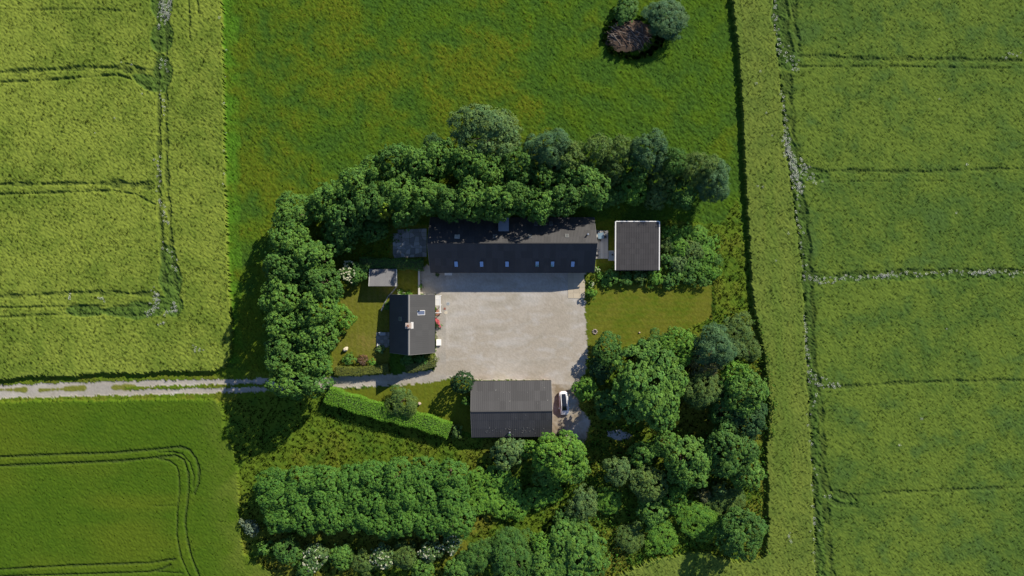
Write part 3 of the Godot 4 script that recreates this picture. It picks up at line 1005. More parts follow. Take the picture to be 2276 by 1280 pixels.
func build_houses() -> void:
	var white := mat("white_paint", Color(0.78, 0.77, 0.74), 0.6)
	var plaster := mat("white_plaster", Color(0.70, 0.68, 0.63), 0.85)
	var brick := mat("red_brick_wall", Color(0.24, 0.10, 0.065), 0.9)
	var grey_trim := mat("grey_trim", Color(0.20, 0.195, 0.19), 0.7)
	var dark_cap := mat("dark_roof_cap", Color(0.043, 0.042, 0.043), 0.7)
	var metal := mat("galvanised", Color(0.55, 0.56, 0.57), 0.35, 0.8)
	var black := mat("black_steel", Color(0.015, 0.015, 0.016), 0.5)
	var sky_pane := mat("coated_glass", Color(0.20, 0.33, 0.58), 0.08, 0.85)
	var dull_pane := mat("dusty_glass", Color(0.16, 0.17, 0.17), 0.25, 0.3)
	var wood_dark := mat("tarred_wood", Color(0.035, 0.028, 0.022), 0.85)
	var sheets := []
	for k in 4: sheets.append(mat("roof_sheet_%d" % k, Color(0.063, 0.0615, 0.062) * (0.90 + 0.07 * k), 0.72, 0.0, 0.35))
	var slates := []
	for k in 3: slates.append(mat("slate_%d" % k, Color(0.064, 0.0645, 0.066) * (0.95 + 0.04 * k), 0.7, 0.0, 0.35))

	# long house
	var a := gable_house("long_house", "long low farmhouse with dark pitched roof and six skylights above the yard", "house", Vector3(0.05, 0, -8.37), 0.0, 31.8, 10.6, 2.6, 7.35, 0.25, plaster, sheets, grey_trim, dark_cap, [1.1, 1.75, 3.4, 0.022, 5, 0.014, false])
	var h: Node3D = a[0]
	var south: Transform3D = a[1][0]
	var north: Transform3D = a[1][1]
	for u in [1014, 1070.5, 1127, 1194, 1228, 1273]:
		skylight(h, south, (u - 1138.0) / S * 0.969 - 0.05, 4.95, 0.78, 1.45, black, sky_pane)
	for q in [[1100, 1.8], [1178, 1.8], [1260, 1.9], [1192, 5.3], [1226, 5.3]]:
		skylight(h, north, -((q[0] - 1138.0) / S * 0.953 - 0.05), q[1], 0.7, 0.95, grey_trim, dull_pane)
	var hatch := part("roof_hatch", bevel_box(Vector3(-0.5, 0.04, -0.5), Vector3(0.5, 0.22, 0.5), 0.04), mat("pale_hatch", Color(0.46, 0.45, 0.40), 0.7), h, north * Transform3D(Basis(), Vector3(10.4, 0, 1.7)))
	part("handle", box_mesh(Vector3(-0.08, 0.22, 0.30), Vector3(0.08, 0.26, 0.34)), black, hatch)
	var dm := part("dormer", box_mesh(Vector3(-0.85, 2.6, -5.0), Vector3(0.85, 5.15, -2.2)), wood_dark, h, Transform3D(Basis(), Vector3(-1.65, 0, 0)))
	part("dormer_roof", box_mesh(Vector3(-1.0, 5.15, -5.2), Vector3(1.0, 5.24, -2.0)), mat("zinc", Color(0.20, 0.22, 0.25), 0.4, 0.4), dm)
	flue(h, Vector3(14.25, 5.5, -1.75), 1.25, 0.13, black, metal)
	for x in [-12.5, -9.5, -4.0, -1.0, 5.0, 8.0]: window(h, Vector3(x, 1.0, 4.95), 0.0, 1.3, 1.15, white, dull_pane)
	for x in [-6.8, 2.0]: door(h, Vector3(x, 0.02, 4.95), 0.0, 1.0, 2.05, wood_dark, metal)
	door(h, Vector3(12.5, 0.02, 4.95), 0.0, 2.4, 2.2, wood_dark, metal)
	for z in [-2.0, 2.0]: window(h, Vector3(15.65, 1.0, z), PI / 2, 1.3, 1.2, white, dull_pane)

	# cottage, its ridge running north-south
	a = gable_house("cottage", "small cottage with grey slate roof and brick chimney west of the yard", "house", Vector3(-19.4, 0, 6.94), PI / 2, 11.25, 8.7, 2.5, 7.0, 0.2, plaster, slates, grey_trim, dark_cap, [1.15, 1.6, 2.6, 0.006, 6, 0.02, false])
	h = a[0]
	skylight(h, a[1][0], 2.22, 2.85, 0.9, 1.75, white, mat("grey_coated_glass", Color(0.30, 0.34, 0.45), 0.12, 0.8))
	skylight(h, a[1][1], -1.05, 2.55, 0.78, 0.95, grey_trim, dull_pane)
	var cb := mat("pale_chimney_brick", Color(0.36, 0.29, 0.24), 0.9)
	var ch := part("chimney", box_mesh(Vector3(-0.42, 6.3, -0.42), Vector3(0.42, 8.0, 0.42)), cb, h, Transform3D(Basis(), Vector3(-0.1, 0, 0.05)))
	part("chimney_cap", bevel_box(Vector3(-0.52, 8.0, -0.52), Vector3(0.52, 8.14, 0.52), 0.05), mat("cap_brick", Color(0.42, 0.35, 0.30), 0.9), ch)
	var cp := st_new()
	for k in 12:
		var e0 := Vector3(cos(TAU * k / 12), 0, sin(TAU * k / 12))
		var e1 := Vector3(cos(TAU * (k + 1) / 12), 0, sin(TAU * (k + 1) / 12))
		quad(cp, e0 * 0.24 + Vector3.UP * 8.14, e0 * 0.21 + Vector3.UP * 8.4, e1 * 0.21 + Vector3.UP * 8.4, e1 * 0.24 + Vector3.UP * 8.14)
		quad(cp, e0 * 0.21 + Vector3.UP * 8.4, e0 * 0.13 + Vector3.UP * 8.4, e1 * 0.13 + Vector3.UP * 8.4, e1 * 0.21 + Vector3.UP * 8.4)
		quad(cp, e0 * 0.13 + Vector3.UP * 8.4, e0 * 0.13 + Vector3.UP * 8.16, e1 * 0.13 + Vector3.UP * 8.16, e1 * 0.13 + Vector3.UP * 8.4)
	part("chimney_pot", done(cp), mat("clay_pot", Color(0.36, 0.17, 0.11), 0.85), ch)
	part("flashing", box_mesh(Vector3(-0.62, 0.07, 0.42), Vector3(0.62, 0.10, 1.05)), mat("lead_flashing", Color(0.52, 0.51, 0.50), 0.5), h, a[1][0] * Transform3D(Basis(), Vector3(-0.1, 0, 0)))
	flue(h, Vector3(2.62, 5.2, 1.75), 0.55, 0.11, black, black)
	for x in [-4.0, -1.6, 1.2]: window(h, Vector3(x, 0.95, 4.0), 0.0, 1.2, 1.2, white, dull_pane)
	door(h, Vector3(3.6, 0.02, 4.0), 0.0, 1.0, 2.05, mat("green_door", Color(0.03, 0.08, 0.05), 0.5), metal)
	for x in [-3.2, 0.0, 3.2]: window(h, Vector3(x, 0.95, -4.0), PI, 1.2, 1.2, white, dull_pane)
	window(h, Vector3(-5.43, 1.0, 0.0), -PI / 2, 1.3, 1.2, white, dull_pane)

	# barn
	a = gable_house("barn", "red brick barn with grey corrugated roof at the south side of the yard", "barn", Vector3(-0.1, 0, 23.5), deg_to_rad(0.6), 15.5, 10.8, 2.7, 5.2, 0.15, brick, sheets, grey_trim, dark_cap, [1.1, 2.0, 2.4, 0.012, 1, 0.012, true])
	h = a[0]
	var pale_door := mat("pale_wood_door", Color(0.50, 0.44, 0.35), 0.8)
	part("sliding_door", box_mesh(Vector3(-1.7, 0.05, -0.06), Vector3(1.7, 2.35, 0.0)), pale_door, h, Transform3D(Basis(), Vector3(-1.8, 0, -5.06)))
	for x in [1.0, 2.2]: part("wall_lamp", box_mesh(Vector3(-0.12, 2.0, -0.3), Vector3(0.12, 2.25, 0.0)), white, h, Transform3D(Basis(), Vector3(x, 0, -5.06)))
	door(h, Vector3(5.0, 0.02, -5.06), PI, 1.1, 2.05, wood_dark, metal)
	for x in [-4.0, 3.0]: window(h, Vector3(x, 1.1, 5.06), 0.0, 1.1, 0.8, white, dull_pane)
	flue(h, Vector3(-0.4, 3.25, 4.3), 0.75, 0.12, black, metal)
	rng.seed = 404
	var bits := st_new()
	for k in 64:
		var f: Transform3D = a[1][0] if k < 46 else a[1][1]
		var x := rng.randf_range(-7.3, 7.3)
		var z := rng.randf_range(0.4, 5.7)
		if k < 36:
			x = [-3.8, -3.2, -0.2, 1.8, 2.8, 4.4][k % 6] + rng.randfn(0, 0.6)
			z = 4.3 + rng.randfn(0, 0.5)
		var s := rng.randf_range(0.03, 0.10)
		box(bits, Vector3(-s, 0, -s * 0.5), Vector3(s, 0.02, s * 0.5), f * Transform3D(Basis(Vector3.UP, rng.randf() * TAU), Vector3(x, 0.1, clampf(z, 0.3, 5.6))))
	var bo := part("lichen_flakes", done(bits), mat("lichen", Color(0.24, 0.235, 0.22), 0.9), h)
	bo.set_meta("kind", "stuff")

	# garage with a nearly flat roof edged in white
	var g := thing("garage", "square garage with dark flat roof edged in white boards", "garage", Vector3(24.3, 0, -8.15))
	part("wall", box_mesh(Vector3(-3.95, 0, -4.4), Vector3(3.95, 2.78, 4.4)), wood_dark, g)
	var tilt := atan2(0.25, 9.3)
	var gf := Transform3D(Basis(Vector3.RIGHT, tilt), Vector3(0, 3.12, -4.65))
	var gr := part("roof", box_mesh(Vector3(-4.15, -0.1, 0), Vector3(4.15, 0, 9.3)), dark_cap, g, gf)
	var felt := []
	for k in 3: felt.append(mat("roof_felt_%d" % k, Color(0.052, 0.050, 0.052) * (0.92 + 0.06 * k), 0.8, 0.0, 0.3))
	cover_slope(gr, 8.3, 9.3, 0.9, 1.05, 2.2, 0.018, 1, 0.010, true, felt, 77)
	for s in [-1, 1]: part("fascia", box_mesh(Vector3(-0.09, -0.25, -0.09), Vector3(0.09, 0.13, 9.32)), white, g, gf * Transform3D(Basis(), Vector3(s * 4.24, 0, 0)))
	part("fascia", box_mesh(Vector3(-4.15, -0.25, -0.18), Vector3(4.15, 0.13, -0.01)), white, g, gf)
	part("gutter", box_mesh(Vector3(-4.15, -0.14, 9.31), Vector3(4.15, -0.02, 9.42)), dark_cap, g, gf)
	part("garage_door", box_mesh(Vector3(-1.4, 0.05, 0), Vector3(1.4, 2.3, 0.05)), white, g, Transform3D(Basis(Vector3.UP, -PI / 2), Vector3(-3.95, 0, 1.5)))
	window(g, Vector3(0, 1.1, -4.4), PI, 1.4, 0.8, white, dull_pane)

	# garden shed
	var s := thing("garden_shed", "small white garden shed with ribbed grey lean-to roof", "shed", Vector3(-25.2, 0, -2.0))
	var sw := st_new()
	for q in [-1, 1]: quad(sw, Vector3(q * 2.45, 0, -1.5), Vector3(q * 2.45, 1.85, -1.5), Vector3(q * 2.45, 2.55, 1.5), Vector3(q * 2.45, 0, 1.5))
	quad(sw, Vector3(-2.45, 0, -1.5), Vector3(-2.45, 1.85, -1.5), Vector3(2.45, 1.85, -1.5), Vector3(2.45, 0, -1.5))
	quad(sw, Vector3(-2.45, 0, 1.5), Vector3(-2.45, 2.55, 1.5), Vector3(2.45, 2.55, 1.5), Vector3(2.45, 0, 1.5))
	part("wall", done(sw), white, s)
	var sf := Transform3D(Basis(Vector3.RIGHT, -atan2(0.8, 3.4)), Vector3(0, 1.86, -1.7))
	var sr := part("roof", box_mesh(Vector3(-2.6, -0.06, 0), Vector3(2.6, 0, 3.45)), dark_cap, s, sf)
	var tin := [mat("shed_tin_0", Color(0.135, 0.135, 0.14), 0.55), mat("shed_tin_1", Color(0.15, 0.15, 0.155), 0.55)]
	cover_slope(sr, 5.2, 3.45, 1.04, 1.73, 4.8, 0.045, 1, 0.0, false, tin, 5)
	for q in [-1, 1]: part("barge_board", box_mesh(Vector3(-0.03, -0.2, 0), Vector3(0.03, 0.08, 3.45)), white, s, sf * Transform3D(Basis(), Vector3(q * 2.63, 0, 0)))
	door(s, Vector3(0.8, 0.02, 1.5), 0.0, 0.9, 1.95, white, metal)
	window(s, Vector3(-1.2, 1.0, 1.5), 0.0, 1.0, 0.8, white, dull_pane)

func build_yard() -> void:
	var white := mat("white_paint", Color.WHITE)
	var metal := mat("galvanised", Color.WHITE)
	var black := mat("black_steel", Color.WHITE)
	var concrete := []
	for k in 3: concrete.append(mat("concrete_slab_%d" % k, Color(0.44, 0.375, 0.275) * (0.92 + 0.07 * k), 0.9))
	rng.seed = 21
	# concrete apron in front of the east door
	var ap := thing("concrete_apron", "pale concrete slab apron below the east end of the long house", "paving", spot(1281, 634))
	for j in 5:
		for i in 3:
			part("slab", bevel_box(Vector3(-0.555, 0.0, -0.51), Vector3(0.555, 0.085 + 0.008 * rng.randf(), 0.51), 0.015), concrete[rng.randi() % 3], ap, Transform3D(Basis(), Vector3((i - 1) * 1.125, 0, (j - 2) * 1.035)))
	# crazy paving
	var stones := []
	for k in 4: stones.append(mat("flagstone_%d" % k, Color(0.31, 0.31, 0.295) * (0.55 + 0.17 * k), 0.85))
	var pa := thing("crazy_paving", "shaded crazy paving of grey flagstones at the long house's west gable", "paving", spot(911, 541))
	var gx := 8
	var gz := 7
	var pt := []
	for j in gz + 1:
		for i in gx + 1:
			var e := 0.0 if i == 0 or j == 0 or i == gx or j == gz else 0.33
			pt.append(Vector2(-3.35 + 6.7 * i / gx + rng.randf_range(-e, e) + (0.35 if i == 0 and (j == 0 or j == gz) else 0.0), -2.8 + 5.6 * j / gz + rng.randf_range(-e, e) - (0.03 * i - 0.1)))
	for j in gz:
		for i in gx:
			if (i == 0 and j == 0) or rng.randf() < 0.02: continue
			var poly := PackedVector2Array([pt[j * (gx + 1) + i], pt[j * (gx + 1) + i + 1], pt[(j + 1) * (gx + 1) + i + 1], pt[(j + 1) * (gx + 1) + i]])
			var mid := (poly[0] + poly[1] + poly[2] + poly[3]) / 4.0
			for k in 4: poly[k] = mid + (poly[k] - mid) * (0.92 + 0.05 * rng.randf())
			part("flagstone", prism(poly, 0.0, 0.17 + 0.02 * rng.randf()), stones[rng.randi() % 4], pa)
	# wooden deck
	var grey_wood := []
	for k in 4: grey_wood.append(mat("weathered_board_%d" % k, Color(0.47, 0.455, 0.43) * (0.72 + 0.13 * k), 0.9))
	var dk := thing("wooden_deck", "weathered pale board deck at the long house's east gable", "deck", spot(1337, 543.5, 0.3))
	for i in 17: part("board", bevel_box(Vector3(-0.072, 0.2, -2.78), Vector3(0.072, 0.30, 2.78), 0.01), grey_wood[rng.randi() % 4], dk, Transform3D(Basis(), Vector3((i - 8) * 0.151, 0, rng.randf_range(-0.04, 0.04))))
	for i in 4: part("joist", box_mesh(Vector3(-1.25, 0.0, -0.05), Vector3(1.25, 0.198, 0.05)), grey_wood[0], dk, Transform3D(Basis(), Vector3(0, 0, -2.4 + 1.6 * i)))
	var table_p := spot(1335, 524, 0.8)
	var tb := thing("garden_table", "square glass-topped table on the board deck", "table", table_p + Vector3(0, 0.30, 0), 0.15)
	part("table_top", bevel_box(Vector3(-0.6, 0.70, -0.6), Vector3(0.6, 0.74, 0.6), 0.01), mat("table_glass", Color(0.20, 0.28, 0.33), 0.15, 0.2), tb)
	for k in 4: part("leg", box_mesh(Vector3(-0.03, 0, -0.03), Vector3(0.03, 0.70, 0.03)), black, tb, Transform3D(Basis(), Vector3(0.52 if k & 1 else -0.52, 0, 0.52 if k & 2 else -0.52)))
	var seats := [[1325.5, 517, -1.2, "dark garden chair at the glass table, nearest the house gable"], [1342.5, 516, 0.9, "dark garden chair at the table's north-east corner"], [1345, 527, 1.9, "dark garden chair on the table's east side"], [1333, 534, 3.3, "dark garden chair on the table's south side"], [1327, 531, 4.2, "dark garden chair at the table's south-west corner"], [1327.5, 557, 0.4, "lone dark garden chair halfway down the deck"], [1327.5, 568.5, -0.3, "lone dark garden chair near the deck's south end"]]
	for q in seats:
		var c := thing("garden_chair", q[3], "chair", spot(q[0], q[1], 0.7) + Vector3(0, 0.30, 0), q[2], "dark chairs on the deck")
		part("seat", bevel_box(Vector3(-0.24, 0.41, -0.24), Vector3(0.24, 0.46, 0.24), 0.015), mat("dark_rattan", Color(0.045, 0.045, 0.05), 0.8), c)
		part("backrest", bevel_box(Vector3(-0.24, 0.46, -0.28), Vector3(0.24, 0.92, -0.22), 0.015), mat("dark_rattan", Color.BLACK), c)
		for k in 4: part("leg", box_mesh(Vector3(-0.02, 0, -0.02), Vector3(0.02, 0.41, 0.02)), black, c, Transform3D(Basis(), Vector3(0.21 if k & 1 else -0.21, 0, 0.21 if k & 2 else -0.21)))
	var cf := thing("low_platform", "small low pale platform between the deck and the garage", "platform", spot(1359, 568, 0.2))
	part("frame", bevel_box(Vector3(-0.62, 0, -1.0), Vector3(0.62, 0.20, 1.0), 0.03), grey_wood[1], cf)
	part("panel", box_mesh(Vector3(-0.5, 0.20, -0.88), Vector3(0.5, 0.215, 0.88)), mat("blue_grey_panel", Color(0.20, 0.25, 0.30), 0.5), cf)
	var pot := st_new()
	tube(pot, Vector3.ZERO, Vector3(0, 0.35, 0), 0.14, 0.2, 10)
	whole("plant_pot", done(pot), black, "round black pot standing on the low pale platform", "pot", spot(1361, 566, 0.4) + Vector3(0, 0.215, 0))
	# fence west of the garage
	var fe := thing("board_fence", "narrow grey board fence along the garage's west side", "fence", spot(1366.5, 530, 1.0))
	for k in 3: part("post", box_mesh(Vector3(-0.04, 0, -0.04), Vector3(0.04, 1.5, 0.04)), grey_wood[1], fe, Transform3D(Basis(), Vector3(0, 0, -2.5 + 2.5 * k)))
	for k in 6: part("board", box_mesh(Vector3(0.045, 0.12 + 0.22 * k, -2.6), Vector3(0.065, 0.31 + 0.22 * k, 2.6)), grey_wood[k % 3], fe)
	# low garden wall north of the cottage
	var gw := thing("garden_wall", "low pale wall running north from the cottage to the long house", "wall", spot(931.5, 626, 0.9))
	part("masonry", box_mesh(Vector3(-0.13, 0, -2.6), Vector3(0.13, 0.9, 2.55)), mat("white_plaster", Color.WHITE), gw)
	part("coping", bevel_box(Vector3(-0.19, 0.9, -2.64), Vector3(0.19, 1.0, 2.6), 0.03), mat("coping", Color(0.42, 0.40, 0.38), 0.85), gw)
	# porch of the cottage
	var po := thing("entrance_porch", "white timber porch with pale canopy on the cottage's east wall", "porch", Vector3(-14.5, 0, 3.15))
	part("canopy", box_mesh(Vector3(-0.62, 2.12, -1.72), Vector3(0.42, 2.18, 0.25)), mat("canopy_sheet", Color(0.66, 0.64, 0.58), 0.6), po)
	part("beam", box_mesh(Vector3(0.425, 2.08, -1.75), Vector3(0.56, 2.22, 1.75)), white, po)
	part("beam", box_mesh(Vector3(-0.62, 2.08, 1.62), Vector3(0.42, 2.20, 1.75)), white, po)
	part("rafter", box_mesh(Vector3(-0.62, 2.185, -1.0), Vector3(0.42, 2.22, -0.94)), white, po)
	for z in [-1.68, 0.2, 1.66]: part("post", box_mesh(Vector3(0.44, 0, z - 0.05), Vector3(0.54, 2.08, z + 0.05)), white, po)
	whole("brick_step", bevel_box(Vector3(-0.4, 0, -0.3), Vector3(0.4, 0.2, 0.3), 0.02), mat("step_brick", Color(0.26, 0.12, 0.08), 0.9), "red brick step south of the white porch", "step", spot(973, 698, 0.2))
	var tp := st_new()
	tube(tp, Vector3.ZERO, Vector3(0, 0.45, 0), 0.22, 0.32, 12)
	whole("clay_pot", done(tp), mat("clay_pot", Color.WHITE), "terracotta pot under the porch's open frame", "pot", spot(972, 691, 0.4))
	var bn := thing("white_bench", "white box bench against the cottage's south-east wall", "bench", Vector3(-14.35, 0, 10.75))
	part("seat", bevel_box(Vector3(-0.5, 0.42, -0.62), Vector3(0.35, 0.48, 0.62), 0.015), white, bn)
	part("box", box_mesh(Vector3(-0.46, 0.0, -0.58), Vector3(0.30, 0.418, 0.58)), mat("white_plaster", Color.WHITE), bn)
	part("backrest", bevel_box(Vector3(-0.56, 0.2, -0.62), Vector3(-0.502, 0.95, 0.62), 0.01), white, bn)
	var wb := thing("garden_bench", "white slatted bench against the long house's south wall", "bench", Vector3(-12.6, 0, -2.75))
	for k in 3: part("slat", bevel_box(Vector3(-0.72, 0.40, -0.22 + 0.16 * k), Vector3(0.72, 0.44, -0.09 + 0.16 * k), 0.01), white, wb)
	for x in [-0.62, 0.62]: part("leg", box_mesh(Vector3(x - 0.04, 0, -0.22), Vector3(x + 0.04, 0.398, 0.23)), white, wb)
	part("backrest", bevel_box(Vector3(-0.72, 0.5, -0.30), Vector3(0.72, 0.85, -0.26), 0.01), white, wb)
	# covers and stones in the gravel
	var cv := st_new()
	tube(cv, Vector3.ZERO, Vector3(0, 0.075, 0), 0.34, 0.33, 14)
	var mh := whole("manhole_cover", done(cv), mat("cast_iron_grey", Color(0.30, 0.33, 0.34), 0.6), "round grey manhole cover in the gravel by the porch", "manhole cover", spot(996, 675))
	part("ring", box_mesh(Vector3(-0.05, 0.075, -0.12), Vector3(0.05, 0.085, 0.12)), black, mh)
	whole("drain_cover", bevel_box(Vector3(-0.2, 0, -0.2), Vector3(0.2, 0.09, 0.2), 0.02), mat("rust_red", Color(0.24, 0.09, 0.06), 0.9), "small square rust-red drain cover in the gravel", "drain cover", spot(988.5, 686))
	var ms := st_new()
	tube(ms, Vector3.ZERO, Vector3(0, 0.08, 0), 0.36, 0.34, 13)
	whole("stone_disc", done(ms), mat("pale_stone", Color(0.50, 0.44, 0.34), 0.9), "pale round stone slab in the gravel before the roses", "stone", spot(991, 695))
	whole("boulder", blob(3, Vector3(0.62, 0.55, 0.42), 0.35), mat("boulder_pale", Color(0.55, 0.49, 0.38), 0.9), "pale boulder on the west lawn's southern end", "boulder", spot(768, 776, 0.3), 0.6)
	whole("boulder", blob(8, Vector3(0.34, 0.5, 0.34), 0.3), mat("boulder_pink", Color(0.40, 0.32, 0.26), 0.9), "small brown boulder on the lawn behind the clipped hedge", "boulder", spot(932, 897, 0.3))
	# stone edging between the shed and the cottage
	var ed := thing("stone_edging", "curved line of pale edging stones between shed and cottage", "edging", spot(868, 660))
	var path := [spot(884, 633), spot(874, 647), spot(862, 660), spot(854, 676), spot(848, 690)]
	for k in 26:
		var f := k / 25.0 * 3.999
		var p: Vector3 = path[int(f)].lerp(path[int(f) + 1], f - int(f)) - ed.position
		part("edging_stone", bevel_box(Vector3(-0.10, 0, -0.13), Vector3(0.10, 0.13 + 0.03 * rng.randf(), 0.13), 0.03), stones[1 + k % 3], ed, Transform3D(Basis(Vector3.UP, 0.6 + rng.randf_range(-0.2, 0.2)), p))
	# terrace behind the cottage
	var te := thing("slate_terrace", "dark paved terrace in the shade behind the cottage", "paving", spot(853, 755))
	for j in 4:
		for i in 4:
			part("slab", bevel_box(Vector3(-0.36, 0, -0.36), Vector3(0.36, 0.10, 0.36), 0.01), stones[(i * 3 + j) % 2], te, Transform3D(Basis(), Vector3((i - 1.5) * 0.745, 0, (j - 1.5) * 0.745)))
	var t2 := thing("folding_table", "small pale table standing on the terrace behind the cottage", "table", spot(851, 742, 0.7) + Vector3(0, 0.06, 0))
	part("table_top", bevel_box(Vector3(-0.55, 0.68, -0.3), Vector3(0.55, 0.72, 0.3), 0.01), mat("grey_table", Color(0.30, 0.31, 0.32), 0.7), t2)
	for k in 4: part("leg", box_mesh(Vector3(-0.025, 0, -0.025), Vector3(0.025, 0.68, 0.025)), black, t2, Transform3D(Basis(), Vector3(0.48 if k & 1 else -0.48, 0, 0.24 if k & 2 else -0.24)))
	for q in [[845.5, 741, 0.3, "white garden chair beside the pale table on the shaded terrace"], [842, 767, 1.4, "white garden chair standing at the lawn's edge by the terrace"]]:
		var c := thing("white_chair", q[3], "chair", spot(q[0], q[1], 0.5) + Vector3(0, 0.06, 0), q[2], "white chairs behind the cottage")
		part("seat", bevel_box(Vector3(-0.23, 0.41, -0.23), Vector3(0.23, 0.45, 0.23), 0.015), white, c)
		part("backrest", bevel_box(Vector3(-0.23, 0.45, -0.27), Vector3(0.23, 0.88, -0.22), 0.01), white, c)
		for k in 4: part("leg", box_mesh(Vector3(-0.02, 0, -0.02), Vector3(0.02, 0.41, 0.02)), white, c, Transform3D(Basis(), Vector3(0.2 if k & 1 else -0.2, 0, 0.2 if k & 2 else -0.2)))
	# fire ring on the east lawn
	var fr := thing("fire_ring", "ring of stones for a fire on the east lawn", "fire ring", spot(1322, 737))
	for k in 9:
		part("ring_stone", blob(60 + k % 3, Vector3(0.17, 0.18, 0.14), 0.4, 4, 7), mat("ring_stone", Color(0.36, 0.30, 0.27), 0.9), fr, Transform3D(Basis(Vector3.UP, k * 1.3), Vector3(cos(TAU * k / 9) * 0.42, 0.02, sin(TAU * k / 9) * 0.42)))
	var as_ := st_new()
	tube(as_, Vector3(0, 0, 0), Vector3(0, 0.09, 0), 0.30, 0.25, 10)
	part("ash", done(as_), mat("ash", Color(0.05, 0.048, 0.045), 1.0), fr)
	whole("boulder", blob(14, Vector3(0.2, 0.22, 0.16), 0.3, 5, 8), mat("boulder_pink", Color.WHITE), "little brown stone alone on the east lawn", "boulder", spot(1421, 739))
	# gravel heap under the big tree
	whole("stone_heap", blob(33, Vector3(2.7, 0.35, 1.0), 0.5, 10, 20), mat("grey_rubble", Color(0.32, 0.31, 0.30), 0.95), "low heap of grey rubble in the shade behind the barn", "heap", spot(1375, 966), -0.15)
	car(spot(1253.2, 895.5, 0.6), deg_to_rad(-4.0 + 8.0))
	# brush pile in the meadow
	var bp := thing("brush_pile", "heap of cut brown branches beside the lone tree in the meadow", "brush pile", spot(1397, 83))
	var soil := blob(90, Vector3(4.6, 0.9, 3.0), 0.35, 8, 22)
	part("soil_mound", soil, mat("brown_mould", Color(0.080, 0.052, 0.034), 1.0), bp, Transform3D(Basis(Vector3.UP, 0.3), Vector3(0, -0.2, 0)))
	rng.seed = 71
	var wood := [mat("branch_grey", Color(0.22, 0.18, 0.145), 0.9), mat("branch_brown", Color(0.14, 0.085, 0.055), 0.9), mat("branch_dark", Color(0.06, 0.045, 0.035), 0.9)]
	for k in 130:
		var a := rng.randf() * TAU
		var d := sqrt(rng.randf())
		var c := Vector3(cos(a) * d * 3.9, 0.0, sin(a) * d * 2.4)
		c.y = 0.70 * (1.0 - d * d) + 0.45 + rng.randf() * 0.35
		var yaw := 0.5 + rng.randfn(0, 0.35)
		var dir := Vector3(cos(yaw), rng.randfn(0, 0.1), sin(yaw))
		var l := rng.randf_range(0.7, 1.9)
		var st := st_new()
		tube(st, c - dir * l, c + dir * l, rng.randf_range(0.05, 0.10), 0.03, 5)
		part("branch", done(st), wood[rng.randi() % 3], bp)

